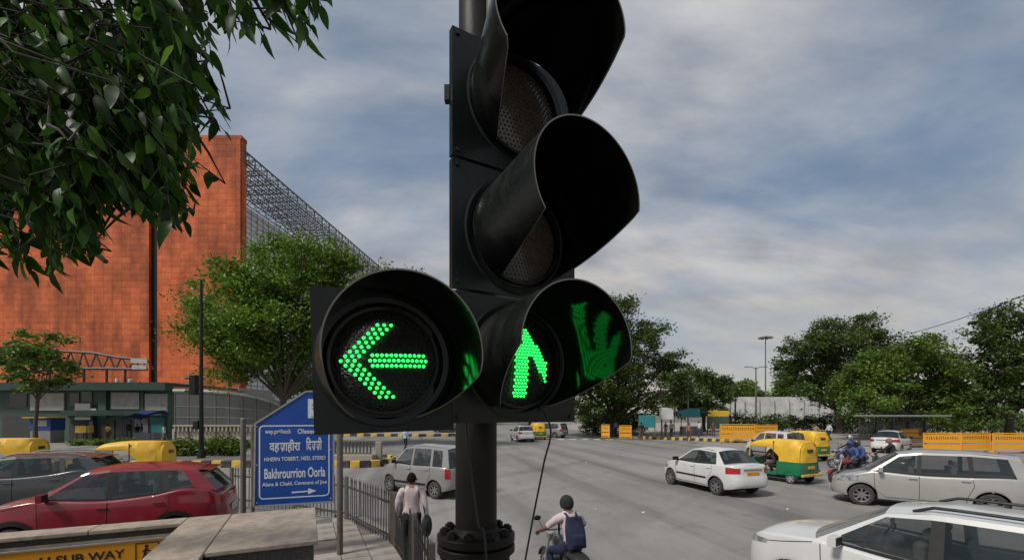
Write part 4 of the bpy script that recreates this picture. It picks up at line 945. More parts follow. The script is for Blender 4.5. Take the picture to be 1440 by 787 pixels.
SEDAN = dict(L=4.0, W=1.68, R=0.30, axles=(1.27, -1.14), top=[(2.0, .70), (1.75, .82), (1.2, .95), (.85, 1.0), (0, .99), (-.9, 1.03), (-1.4, 1.06), (-1.8, 1.07), (-2.0, 1.04)],
    nose=[(.2, .10), (.45, .0), (.62, .02), (.85, .18)], tail=[(.2, .12), (.42, .0), (.6, .01), (.72, .06), (1.05, .10)], st=[(.98, .22, 'p'), (.86, .14, 'g'), (-.10, -.12, 'b'), (-.18, -.20, 'g'), (-1.14, -.93, 'p'), (-1.48, -1.02, 'p')],
    roof=[(.25, 1.46), (-.2, 1.515), (-.7, 1.50), (-1.0, 1.45)], wroof=1.14, head=[(.42, 1.45, .62, .80, .03, .2)], tailp=[(-1.62, .50, .78, 1.0, 0, .25)], handles=[(-.02, .88), (-.85, .90)],
    seams=[[(.92, .95), (.86, .3)], [(-.14, .96), (-.14, .28)], [(-.98, 1.0), (-1.0, .80), (-.80, .55), (-.76, .3)], [(.86, .29), (-.76, .29)]], mirror=(.80,), grille=(.36, .56, .68), plates=(.45, .80), trunk=(.8, .93), mdark=True, strip=(-.72, .84, .52, .58), wbow=.22, spokes=6)
SUV = dict(L=4.4, W=1.80, R=0.345, axles=(1.38, -1.28), sill=.28, top=[(2.2, .86), (2.0, .97), (1.5, 1.06), (1.0, 1.12), (0, 1.07), (-.9, 1.13), (-1.5, 1.22), (-1.95, 1.16), (-2.2, 1.02)],
    nose=[(.25, .10), (.5, .0), (.75, .01), (1.0, .10)], tail=[(.25, .10), (.5, 0), (.7, .02), (.95, .06), (1.2, .12)], st=[(1.10, .36, 'p'), (.98, .28, 'g'), (-.06, -.06, 'b'), (-.17, -.15, 'g'), (-1.05, -.95, 'b'), (-1.16, -1.05, 'g'), (-1.62, -1.30, 'p'), (-2.02, -1.62, 'p')],
    roof=[(.4, 1.55), (-.2, 1.625), (-1.0, 1.61), (-1.65, 1.53)], wroof=1.24, head=[(.45, 1.72, .80, .93, .03, .4)], tailp=[(-1.85, .25, .92, 1.04, 0, .2)], handles=[(-.02, .95), (-.98, .99)],
    seams=[[(1.02, 1.08), (.94, .35)], [(-.11, 1.05), (-.11, .33)], [(-1.16, 1.1), (-1.18, .9), (-.92, .6), (-.88, .35)], [(.94, .36), (-.88, .36)], [(1.12, 1.09), (1.62, .98), (2.05, .90)]], mirror=(.88,), grille=(.40, .62, .84), plates=(.52, .72), rails=(.1, -1.45), clad=True, spoiler=True, spokes=5, tw=.22, cols=130)
NEARSUV = dict(SUV, top=[(2.2, .93), (2.02, 1.03), (1.5, 1.10), (1.02, 1.13), (0, 1.06), (-.9, 1.09), (-1.6, 1.13), (-2.0, 1.11), (-2.2, 1.02)], roof=[(.4, 1.60), (-.2, 1.685), (-1.1, 1.68), (-1.75, 1.60)], st=[(1.10, .36, 'p'), (.96, .27, 'g'), (-.10, -.10, 'b'), (-.24, -.22, 'g'), (-1.10, -1.02, 'b'), (-1.22, -1.14, 'g'), (-1.72, -1.5, 'p'), (-2.05, -1.80, 'p')], mirror=(.80,), rails_dark=True, clad=False, cols=150, head=[(.52, 1.80, .84, .95, .04, .45)])
MPV = dict(L=4.4, W=1.74, R=0.315, axles=(1.42, -1.32), top=[(2.2, .72), (1.98, .84), (1.5, .97), (1.15, 1.05), (0, 1.0), (-1, 1.03), (-1.7, 1.06), (-2.2, 1.0)],
    nose=[(.2, .10), (.45, 0), (.62, .02), (.9, .18)], tail=[(.2, .1), (.45, 0), (.8, .04), (1.05, .07)], st=[(1.26, .56, 'p'), (1.10, .46, 'g'), (.18, .14, 'b'), (.08, .05, 'g'), (-.90, -.86, 'b'), (-1.0, -.96, 'g'), (-1.78, -1.62, 'p'), (-2.1, -1.86, 'p')],
    roof=[(.5, 1.57), (-.1, 1.66), (-1, 1.66), (-1.9, 1.58)], wroof=1.24, head=[(.40, 1.55, .66, .86, .06, .2)], tailp=[(-1.95, .5, .75, 1.0, 0, .2)], handles=[(.26, .90), (-.82, .92)],
    seams=[[(1.16, 1.0), (1.08, .32)], [(.13, .98), (.13, .30)], [(-.95, 1.0), (-.98, .8), (-.85, .5), (-.82, .32)], [(1.08, .31), (-.82, .31)]], mirror=(1.0,), grille=(.4, .55, .70), plates=(.42, .78), spokes=8, chrome=True, mid=.35, mid2=-.55)
HATCH = dict(L=3.6, W=1.58, R=0.285, axles=(1.16, -1.14), top=[(1.8, .78), (1.6, .90), (1.2, 1.0), (.95, 1.04), (0, 1.02), (-1.0, 1.05), (-1.6, 1.05), (-1.8, 1.0)],
    nose=[(.2, .08), (.45, 0), (.65, .01), (.9, .12)], tail=[(.2, .08), (.45, 0), (.8, .02), (1.05, .04)], st=[(1.02, .45, 'p'), (.90, .36, 'g'), (.02, .0, 'p'), (-.06, -.06, 'g'), (-.92, -.86, 'p'), (-1.02, -.96, 'g'), (-1.45, -1.38, 'p'), (-1.70, -1.58, 'p')],
    roof=[(.45, 1.58), (0, 1.66), (-1, 1.65), (-1.6, 1.60)], wroof=1.16, head=[(.40, 1.40, .72, .92, .04, .2)], tailp=[(-1.62, .60, .68, 1.0, 0, .1)], handles=[(.10, .90), (-.80, .92)],
    seams=[[(.92, 1.0), (.86, .3)], [(-.02, 1.0), (-.02, .28)], [(-.96, 1.0), (-1.0, .8), (-.86, .55), (-.8, .3)], [(.86, .29), (-.8, .29)]], mirror=(.82,), grille=(.36, .6, .72), plates=(.42, .8), strip=(-.76, .84, .40, .47), spokes=7, nf=5, nr=7)

# ================================================================== AUTO-RICKSHAWS
def make_rickshaw(label, loc, head, group='auto-rickshaws in the traffic'):
    root = thing('auto_rickshaw', label, 'auto rickshaw', (loc[0], loc[1], 0), math.atan2(head[1], head[0]), group)
    if 'rick' in PROTO:
        for ch in PROTO['rick'].children: copy_tree(ch, root)
        return root
    PROTO['rick'] = root
    # green tub: plan outline lofted upwards
    def ring(z, x0, x1, w0, w1, rr=6, n=40):
        out = []
        for k in range(n):
            t = 2*math.pi*k/n; c, s = math.cos(t), math.sin(t); x = math.copysign(abs(c)**(2/rr), c); y = math.copysign(abs(s)**(2/rr), s); f = (x+1)/2
            out.append((x0+(x1-x0)*f, y*(w0+(w1-w0)*f)/2, z))
        return out
    def loft(mb, rings, mi=0, caps=True):
        n = len(rings[0])
        for a_, c_ in zip(rings, rings[1:]): mb.add(a_+c_, [(k, (k+1) % n, n+(k+1) % n, n+k) for k in range(n)], mi, True)
        if caps: mb.add(rings[-1], [tuple(range(n))], mi); mb.add(rings[0], [tuple(range(n))[::-1]], mi)
    mb = MB(); loft(mb, [ring(.30, -1.22, -.22, 1.16, 1.22), ring(.36, -1.28, -.20, 1.24, 1.28), ring(.60, -1.30, -.20, 1.28, 1.30), ring(.86, -1.28, -.22, 1.27, 1.29)]); mb.build('rear_body', M_['rick_green'], root)
    mb = MB(); loft(mb, [ring(.28, -.3, .95, 1.26, .95), ring(.36, -.3, 1.0, 1.28, .98)]); mb.build('floor', M_['rick_green'], root)
    mb = MB(); loft(mb, [ring(.32, .80, 1.12, .95, .50, 4), ring(.60, .82, 1.20, .98, .44, 4), ring(.86, .80, 1.08, .98, .5, 4), ring(.92, .78, .98, .96, .6, 4)]); mb.build('front_cowl', M_['rick_green'], root)
    # soft yellow hood: inverted-U sections along the length
    sec = [(-1.29, .88, .60, .60), (-1.27, 1.40, .58, .57), (-1.2, 1.60, .56, .50), (-1.05, 1.68, .58, .52), (-.6, 1.72, .60, .54), (0.0, 1.73, .60, .54), (.5, 1.70, .59, .53), (.82, 1.62, .57, .52), (.90, 1.55, .56, .52)]
    mb = MB(); P = []
    for i, (x, zt_, wb, wt) in enumerate(sec[2:]):
        row = []
        low = .86 if x < -.30 else 1.42
        for k in range(21):
            t = k/20*2-1; s = 1 if t >= 0 else -1; a_ = abs(t)
            if a_ < .55: row.append((x, s*(a_/.55)**.9*(wt-.05), zt_-.05*(a_/.55)**2.4+0.012*math.sin(x*9+t*5)))
            else: f = (a_-.55)/.45; row.append((x, s*(wt-.05+(wb-wt+.055)*min(1, f*2.5)), zt_-.05-(zt_-.05-low)*f+0.0))
        P.append(row)
    # rear quarter down to the tub, front only as a roof
    Pq = [[(x if True else 0, y, z) for x, y, z in r_] for r_ in P]
    mb.grid(P[:3], 0, True); mb.grid(P[2:], 0, True)
    mb.grid([[(p[0], p[1]*0.985, p[2]-0.02) for p in r_] for r_ in P], 0, True, flip=True)
    # rear quarters and back in one rounded wrap
    W_ = []
    for z in np.linspace(.85, 1.69, 14):
        f = (z-.85)/.84; sh_ = .10*max(0, f-.62)**1.6*4; aa = .90-.06*f-sh_*1.2; ww = .63-.03*f-sh_*.8; row = []
        for t in np.linspace(-1, 1, 33):
            an = t*math.pi/2*1.0; c_, s_ = math.cos(an), math.sin(an); row.append((-.40-aa*abs(c_)**(2/4.5)+.006*math.sin(z*15+t*11), math.copysign(abs(s_)**(2/4.5), s_)*ww+.006*math.sin(z*13+t*17), z))
        W_.append(row)
    mb.grid(W_, 0, True)
    mb.build('canopy', M_['rick_yellow'], root, sharp=55)
    mb = MB(); mb.box((-1.275, .03, 1.30), (.05, .34, .14)); mb.build('rear_pane', M_['glass_dark'], root, bevel=.03)
    mb = MB(); mb.grid([[(.90+.10*(1-(z-.92)/.62), y, z) for z in (.92, 1.25, 1.56)] for y in (-.5, -.25, 0, .25, .5)], 0, True); mb.build('windscreen', M_['glass'], root)
    for sy in (1, -1):
        mb = MB(); mb.tube([(1.0, sy*.50, .90), (.90, sy*.53, 1.56)], .025, 8); mb.build('front_post', M_['rick_yellow'], root)
        mb = MB(); mb.tube([(-.16, sy*.61, .80), (-.16, sy*.59, 1.66)], .02, 8); mb.build('door_post', M_['steel_dark'], root)
        mb = MB(); mb.lathe([(0, .02), (.045, .018), (.055, 0)], 12, M=Matrix.Translation((-1.30, sy*.50, .52)) @ Matrix.Rotation(R(-90), 4, 'Y')); mb.build('tail_light', M_['tail_red'], root)
        mb = MB(); mb.ell((1.05, sy*.42, .72), (.05, .07, .07)); mb.build('headlight', M_['head_lamp'], root)
        make_wheel(root, (-.85, sy*.55, .21), .21, .11, sy, 5, M_['steel'])
        mb = MB(); mb.grid([[(-.85+.27*math.cos(t), sy*(y), .22+.27*math.sin(t)) for y in (.50, .655)] for t in np.linspace(.15, math.pi-.15, 12)], 0, True); mb.build('mudguard', M_['rick_green'], root)
    make_wheel(root, (.92, 0, .21), .21, .11, 1, 5, M_['steel'])
    mb = MB(); mb.box((-1.33, 0, .36), (.07, 1.26, .10)); mb.build('rear_bumper', M_['kerb_yellow'], root, bevel=.02)
    mb = MB(); mb.box((-1.31, 0, .66), (.03, .36, .10)); mb.build('number_plate', M_['plate_yellow'], root, bevel=.004)
    mb = MB(); mb.box((-.75, 0, .62), (.55, 1.1, .18)); mb.box((-1.05, 0, .95), (.15, 1.1, .55)); mb.build('passenger_seat', M_['dark_plastic'], root, bevel=.05)
    mb = MB(); mb.box((.12, 0, .60), (.35, .6, .16)); mb.build('driver_seat', M_['dark_plastic'], root, bevel=.05)
    mb = MB(); mb.tube([(.75, 0, .5), (.55, 0, 1.0)], .03, 8); mb.tube([(.50, -.3, 1.02), (.55, 0, 1.0), (.50, .3, 1.02)], .016, 8); mb.build('handlebar', M_['steel_dark'], root)
    mb = MB(); mb.box((-.1, 0, .26), (1.9, .7, .16)); mb.build('chassis', M_['underbody'], root)
    return root
PROTO = {}
def copy_tree(o, parent=None):
    c = o.copy(); COL.objects.link(c); c.parent = parent
    for ch in list(o.children): copy_tree(ch, c)
    return c

# ================================================================== MOTORCYCLES
def make_motorcycle(label, loc, head, colour, scooter=False, name=None):
    root = thing(name or ('scooter' if scooter else 'motorcycle'), label, 'scooter' if scooter else 'motorcycle', (loc[0], loc[1], 0), math.atan2(head[1], head[0]), 'two-wheelers in the traffic')
    Rw = .23 if scooter else .30; xf, xr = (.62, -.60) if scooter else (.66, -.62); m = M_[colour]
    for x in (xf, xr):
        e = make_wheel(root, (x, 0, Rw), Rw, .10, 1, 6, M_['steel'])
    mb = MB()
    for s in (1, -1): mb.tube([(xf, s*.08, Rw), (xf-.2, s*.08, .82), (xf-.26, s*.07, .95)], .022, 8)
    mb.build('fork', M_['steel'], root)
    mb = MB(); mb.tube([(xf-.42, .36, 1.04), (xf-.32, .25, 1.06), (xf-.24, .1, 1.0), (xf-.24, -.1, 1.0), (xf-.32, -.25, 1.06), (xf-.42, -.36, 1.04)], .014, 8); mb.build('handlebar', M_['steel_dark'], root)
    for s in (1, -1):
        mb = MB(); mb.tube([(xf-.44, s*.375, 1.035), (xf-.34, s*.27, 1.055)], .02, 8); mb.build('grip', M_['rubber'], root)
        mb = MB(); mb.tube([(xf-.3, s*.24, 1.06), (xf-.28, s*.3, 1.2)], .006, 6); mb.ell((xf-.28, s*.33, 1.24), (.02, .07, .045)); mb.build('mirror', M_['dark_plastic'], root)
        mb = MB(); mb.ell((xr-.30, s*.14, .74), (.04, .03, .03)); mb.build('indicator', M_['amber_lamp'], root)
    mb = MB(); mb.ell((xf-.12, 0, .88), (.09, .09, .1)); mb.build('headlight', M_['head_lamp'], root)
    mb = MB(); mb.grid([[(xf+(Rw+.04)*math.cos(t), y, Rw+(Rw+.04)*math.sin(t)) for y in (-.07, 0, .07)] for t in np.linspace(.3, 2.6, 10)], 0, True); mb.build('front_mudguard', m, root)
    mb = MB(); mb.grid([[(xr+(Rw+.05)*math.cos(t), y, Rw+(Rw+.05)*math.sin(t)) for y in (-.07, 0, .07)] for t in np.linspace(.6, 3.0, 10)], 0, True); mb.build('rear_mudguard', M_['dark_plastic'], root)
    if scooter:
        mb = MB(); mb.ell((-.45, 0, .58), (.42, .2, .22), 16, 10); mb.build('body', m, root); mb = MB(); mb.ell((.42, 0, .66), (.09, .2, .36), 16, 10); mb.build('leg_shield', m, root)
        mb = MB(); mb.box((.08, 0, .27), (.7, .3, .06)); mb.build('footboard', M_['dark_plastic'], root, bevel=.02)
    else:
        mb = MB(); mb.ell((.10, 0, .86), (.30, .145, .13), 16, 10); mb.build('fuel_tank', m, root)
        mb = MB(); mb.box((.08, 0, .42), (.42, .26, .36)); mb.lathe([(.1, -.16), (.1, .16)], 16, M=Matrix.Translation((.02, 0, .36)) @ Matrix.Rotation(R(90), 4, 'X')); mb.build('engine', M_['steel_dark'], root, bevel=.03)
        mb = MB(); mb.ell((-.35, 0, .66), (.3, .15, .11), 14, 8); mb.build('side_panel', m, root)
    mb = MB(); mb.tube([(.12, -.16, .3), (-.2, -.19, .3), (-.75, -.2, .38)], [.025, .035, .05], 10); mb.build('exhaust', M_['chrome'], root)
    mb = MB(); mb.ell((-.38, 0, .80), (.46, .15, .075), 18, 8); mb.build('seat', M_['rubber'], root)
    mb = MB(); mb.box((xr-.30, 0, .80), (.06, .16, .08)); mb.build('tail_light', M_['tail_red'], root, bevel=.02)
    mb = MB(); mb.box((xr-.32, 0, .62), (.012, .24, .16)); mb.build('number_plate', M_['plate_white'], root)
    mb = MB(); mb.tube([(xf-.24, 0, .92), (.1, 0, .62), (-.3, 0, .62), (xr, 0, .6)], .028, 8); mb.build('frame', M_['steel_dark'], root)
    return root
# ================================================================== PEOPLE
STAND = dict(pelvis=(0, 0, .95), spine=(0.01, 0, 1.12), chest=(0, 0, 1.30), neckb=(-.01, 0, 1.44), neck=(.005, 0, 1.51), head=(.025, 0, 1.60), crown=(.02, 0, 1.665),
    shL=(-.01, .175, 1.405), elL=(-.03, .235, 1.14), wrL=(.04, .245, .90), shR=(-.01, -.175, 1.405), elR=(-.03, -.235, 1.14), wrR=(.04, -.245, .90),
    hipL=(0, .09, .91), knL=(.02, .105, .50), anL=(-.02, .105, .09), toL=(.13, .12, .035), hipR=(0, -.09, .91), knR=(.02, -.105, .50), anR=(-.02, -.105, .09), toR=(.13, -.12, .035))
def pose(**k): d = dict(STAND); d.update(k); return d
WALK = pose(knL=(.14, .10, .52), anL=(.20, .10, .10), toL=(.34, .11, .06), knR=(-.04, -.10, .50), anR=(-.28, -.10, .16), toR=(-.16, -.11, .04), elL=(-.10, .24, 1.15), wrL=(-.06, .25, .92), elR=(.05, -.24, 1.15), wrR=(.18, -.23, .95))
RIDE = pose(pelvis=(-.30, 0, .90), spine=(-.27, 0, 1.06), chest=(-.20, 0, 1.24), neckb=(-.16, 0, 1.38), neck=(-.13, 0, 1.45), head=(-.09, 0, 1.545), crown=(-.09, 0, 1.61),
    shL=(-.16, .185, 1.345), elL=(-.02, .36, 1.16), wrL=(.19, .365, 1.075), shR=(-.16, -.185, 1.345), elR=(-.02, -.36, 1.16), wrR=(.19, -.365, 1.075),
    hipL=(-.28, .11, .86), knL=(.12, .22, .76), anL=(-.02, .22, .36), toL=(.13, .24, .31), hipR=(-.28, -.11, .86), knR=(.12, -.22, .76), anR=(-.02, -.22, .36), toR=(.13, -.24, .31))
PILL = {k: ((v[0]-.34, v[1], v[2]+.03) if k[:2] not in ('kn', 'an', 'to') else (v[0]-.36, v[1]*1.1, v[2])) for k, v in RIDE.items()}
PILL.update(elL=(-.42, .27, 1.14), wrL=(-.22, .2, 1.0), elR=(-.42, -.27, 1.14), wrR=(-.22, -.2, 1.0))
DRIVE = {k: ((v[0]+.42, v[1]*.85, v[2]-.12)) for k, v in RIDE.items()}
BONES = [('pelvis', 'spine', 'shirt0'), ('spine', 'chest', 'shirt'), ('chest', 'neckb', 'shirt'), ('neckb', 'neck', 'skin'), ('neck', 'head', 'skin'), ('head', 'crown', 'skin')]
for s in 'LR': BONES += [('neckb', 'sh'+s, 'shirt'), ('sh'+s, 'el'+s, 'sleeve'), ('el'+s, 'wr'+s, 'fore'), ('pelvis', 'hip'+s, 'pants'), ('hip'+s, 'kn'+s, 'pants'), ('kn'+s, 'an'+s, 'pants'), ('an'+s, 'to'+s, 'shoe')]
RAD = dict(pelvis=(.155, .12), spine=(.14, .105), chest=(.165, .115), neckb=(.10, .08), neck=(.055, .055), head=(.086, .10), crown=(.07, .085), sh=(.078, .078), el=(.049, .049), wr=(.032, .034), hip=(.10, .10), kn=(.066, .066), an=(.048, .048), to=(.042, .034))
PCACHE = {}
def person_mesh(J, shirt, pants, sleeve_long, grip, key, fat=1.0):
    if key in PCACHE: return PCACHE[key]
    names = list(J); vs = [Vector(J[n]) for n in names]; ix = {n: i for i, n in enumerate(names)}; ed = [(ix[a], ix[b_]) for a, b_, _ in BONES]; rad = []
    for n in names: r_ = RAD[n if n in RAD else (n[:-1] if n[:-1] in RAD else n[:2])]; f = fat if n in ('pelvis', 'spine', 'chest') else 1; rad.append((r_[0]*f, r_[1]*f))
    segs = [(vs[ix[a]], vs[ix[b_]], t) for a, b_, t in BONES]
    for s, sg in (('L', 1), ('R', -1)):       # hand: palm, four fingers, thumb
        w_, e_ = vs[ix['wr'+s]], vs[ix['el'+s]]; d = (w_-e_).normalized(); side = Vector((0, sg, 0)); side = (side-d*side.dot(d)).normalized(); up = d.cross(side)*sg
        if grip: cross = side; curl = Vector((0, 0, -1))
        else: cross = Vector((1, 0, 0)); cross = (cross-d*cross.dot(d)).normalized(); curl = (-side)
        palm = w_+d*.055; ip = len(vs); vs.append(palm); rad.append((.034, .022)); ed.append((ix['wr'+s], ip)); segs.append((w_, palm, 'skin'))
        for k, (o_, l_) in enumerate(((-.03, .062), (-.01, .072), (.01, .068), (.03, .052))):
            b0 = palm+d*.035+cross*o_; b1 = b0+d*l_*(.35 if grip else .55)+curl*l_*(.45 if grip else .15); b2 = b1+(curl*l_*.5-d*l_*.25 if grip else d*l_*.35+curl*l_*.25)
            i0 = len(vs); vs += [b0, b1, b2]; rad += [(.0095, .0095), (.009, .009), (.0075, .0075)]; ed += [(ip, i0), (i0, i0+1), (i0+1, i0+2)]; segs += [(palm, b2, 'skin')]
        t0 = palm+cross*(-.035 if not grip else -.03*sg)-d*.02; t1 = t0+d*.04+cross*(-.02 if not grip else 0)+curl*.02
        i0 = len(vs); vs += [t0, t1]; rad += [(.011, .011), (.0085, .0085)]; ed += [(ip, i0), (i0, i0+1)]; segs.append((t0, t1, 'skin'))
    hd, cr_ = vs[ix['head']], vs[ix['crown']]; nb = vs[ix['neck']]
    me = bpy.data.meshes.new('person'); me.from_pydata([tuple(v) for v in vs], ed, []); o = bpy.data.objects.new('tmp', me); COL.objects.link(o)
    md = o.modifiers.new('skin', 'SKIN'); md.use_smooth_shade = True
    sk = me.skin_vertices[0].data if me.skin_vertices else None
    if sk is None:
        bm = bmesh.new(); bm.from_mesh(me); bm.verts.layers.skin.verify(); bm.to_mesh(me); bm.free(); sk = me.skin_vertices[0].data
    for i, r_ in enumerate(rad): sk[i].radius = r_; sk[i].use_root = (i == ix['pelvis'])
    sb_ = o.modifiers.new('sub', 'SUBSURF'); sb_.levels = 2; sb_.render_levels = 2
    dg = bpy.context.evaluated_depsgraph_get(); ev = bpy.data.meshes.new_from_object(o.evaluated_get(dg)); bpy.data.objects.remove(o)
    nV = len(ev.vertices); co = np.empty(nV*3); ev.vertices.foreach_get('co', co); co = co.reshape(-1, 3)
    # clothes: folds pushed out of the body surface
    ev.materials.clear()
    for m in (M_['skin'], M_[shirt], M_[pants], M_['rubber']): ev.materials.append(m)
    nP = len(ev.polygons); cen = np.array([tuple(p.center) for p in ev.polygons])
    best = np.full(nP, 9.0); lab = np.zeros(nP, int); frac = np.zeros(nP)
    for k, (a_, b_, t) in enumerate(segs):
        A, B = np.array(a_), np.array(b_); ab = B-A; f = np.clip(((cen-A) @ ab)/(ab @ ab+1e-9), 0, 1); d = np.linalg.norm(cen-(A+f[:, None]*ab), axis=1)*(1.0 if t != 'pants' else .95); u = d < best; best[u] = d[u]; lab[u] = k; frac[u] = f[u]
    mi = []
    for k, f in zip(lab, frac):
        t = segs[k][2]
        mi.append({'shirt': 1, 'shirt0': 1 if f > .02 else 2, 'skin': 0, 'sleeve': 1 if (sleeve_long or f < .82) else 0, 'fore': 1 if sleeve_long and f < .9 else 0, 'pants': 2, 'shoe': 3}[t])
    ev.polygons.foreach_set('material_index', mi); ev.polygons.foreach_set('use_smooth', [True]*nP)
    for i in range(nV):
        p = Vector(co[i]); f = mnoise.noise(p*11)*0.007; 
        co[i] = co[i]*1.0
        if p.z < (nb.z-.05): co[i] += np.array(ev.vertices[i].normal)*f
    # face: push a nose out, hollow the eyes
    for i in range(nV):
        p = Vector(co[i]); q = p-hd
        if q.length < .14 and q.x > .05:
            nz = math.exp(-((q.y/.016)**2+((q.z+.005)/.022)**2)); co[i][0] += .022*nz
            for sy in (-1, 1): co[i][0] -= .008*math.exp(-(((q.y-sy*.033)/.014)**2+((q.z-.028)/.012)**2))
            co[i][0] += .006*math.exp(-((q.y/.025)**2+((q.z+.052)/.010)**2))
    ev.vertices.foreach_set('co', co.ravel()); ev.update(); PCACHE[key] = ev
    return ev
def make_person(label, loc, rz, J, shirt, pants, long=False, grip=False, helmet=None, key=None, scale=1.0, group=None, fat=1.0, z=0.0, cap=None):
    root = thing('person', label, 'person', (loc[0], loc[1], z), rz, group); root.scale = (scale,)*3
    key = key or (id(J), shirt, pants, long, grip, fat)
    link('body', person_mesh(J, shirt, pants, long, grip, key, fat), root)
    h = Vector(J['head']); c = Vector(J['crown'])
    if abs(J['pelvis'][0]) < .05:            # waistband over the seam of shirt and trousers
        me = root.children[0].data; zw = J['pelvis'][2]+.01; q = [v.co for v in me.vertices if abs(v.co.z-zw) < .05 and abs(v.co.y) < .19]
        if q:
            rx = max(abs(v.x) for v in q)+.006; ry = max(abs(v.y) for v in q)+.004; mb = MB()
            mb.grid([[(rx*k*math.cos(a_), min(ry, .175)*k*math.sin(a_), zw+dz) for dz, k in ((-.055, .97), (-.05, 1.0), (.0, 1.0), (.045, .985), (.05, .95))] for a_ in np.linspace(0, 2*math.pi, 29)], 0, True, flip=True); mb.build('waistband', M_[pants], root)
    if helmet:
        mb = MB(); P = []
        for i in range(9):
            t = math.pi*0.70*i/8; P.append([(h.x-.005+.130*math.sin(t)**.9*math.cos(a_), h.y+.112*math.sin(t)**.9*math.sin(a_), h.z+.018+.135*math.cos(t)) for a_ in np.linspace(0, 2*math.pi, 25)])
        mb.grid(P, 0, True); mb.grid([[(h.x+(p[0]-h.x)*.94, p[1]*.94, h.z+(p[2]-h.z)*.95) for p in r_] for r_ in P], 1, True, flip=True)
        mb.build('helmet', [M_[helmet], M_['rubber']], root)
        mb = MB(); mb.grid([[(h.x-.002+.133*math.sin(t)*math.cos(a_), h.y+.115*math.sin(t)*math.sin(a_), h.z+.018+.137*math.cos(t)) for a_ in np.linspace(-.9, .9, 9)] for t in np.linspace(1.15, 1.8, 5)], 0, True); mb.build('visor', M_['glass_dark'], root)
    else:
        mb = MB(); P = []; rr = random.Random(3)
        for i in range(10):
            row = []
            for a_ in np.linspace(0, 2*math.pi, 29):
                back = (1-math.cos(a_))/2; t = math.pi*(0.36+0.34*back)*i/9; n_ = 1+.035*math.sin(a_*7+i*1.3)+.03*math.sin(a_*13+i*2.1)+.03*mnoise.noise(Vector((math.cos(a_)*6, math.sin(a_)*6, i*1.2)))
                row.append((h.x-.012+.098*n_*math.sin(t)*math.cos(a_), h.y+.083*n_*math.sin(t)*math.sin(a_), h.z+.018+.108*n_*math.cos(t)))
            P.append(row)
        mb.grid(P, 0, True); mb.build('hair', M_[cap or 'hair'], root)
    for sy in (1, -1):
        if not helmet: mb = MB(); mb.ell((h.x-.005, h.y+sy*.092, h.z), (.018, .009, .03), 8, 6); mb.build('ear', M_['skin'], root)
    return root

# ================================================================== TREES
def tree_leaves(name, blobs, n, size, m, root, seed, clump=0.55, per=16, kind='stuff', flat=0.55):
    r_ = np.random.default_rng(seed); vol = np.array([b_[3]*b_[4]*b_[5] for b_ in blobs])**0.72; vol = vol/vol.sum(); V = []; nc = n//per
    for b_, f in zip(blobs, vol):
        k = max(2, int(nc*f)); d = r_.normal(size=(k, 3)); d /= np.linalg.norm(d, axis=1)[:, None]; rad = r_.uniform(0.25, 1, k)**0.45*(1+0.22*r_.normal(size=k))
        c = np.array(b_[:3])+d*rad[:, None]*np.array(b_[3:6])
        cs = clump*r_.uniform(0.55, 1.35, k)
        P = np.repeat(c, per, 0)+r_.normal(size=(k*per, 3))*np.repeat(cs, per)[:, None]*np.array((1, 1, flat)); V.append(P)
    C = np.concatenate(V); n = len(C); sz = size*r_.uniform(0.6, 1.3, n)
    nrm = r_.normal(size=(n, 3)); nrm[:, 2] = np.abs(nrm[:, 2])+0.35; nrm /= np.linalg.norm(nrm, axis=1)[:, None]
    t = np.cross(nrm, r_.normal(size=(n, 3))); t /= np.linalg.norm(t, axis=1)[:, None]; bt = np.cross(nrm, t)
    q = np.stack([C-t*sz[:, None], C+bt*sz[:, None]*.5-t*sz[:, None]*.05+nrm*sz[:, None]*.1, C+t*sz[:, None]-nrm*sz[:, None]*.12, C-bt*sz[:, None]*.5-t*sz[:, None]*.05+nrm*sz[:, None]*.1], 1).reshape(-1, 3)
    me = bpy.data.meshes.new(name); me.vertices.add(4*n); me.vertices.foreach_set('co', q.ravel()); me.loops.add(4*n); me.loops.foreach_set('vertex_index', np.arange(4*n)); me.polygons.add(n); me.polygons.foreach_set('loop_start', np.arange(n)*4); me.materials.append(m); me.update(calc_edges=True); me.validate()
    o = link(name, me, root)
    if kind: tag(o, kind=kind)
    return o
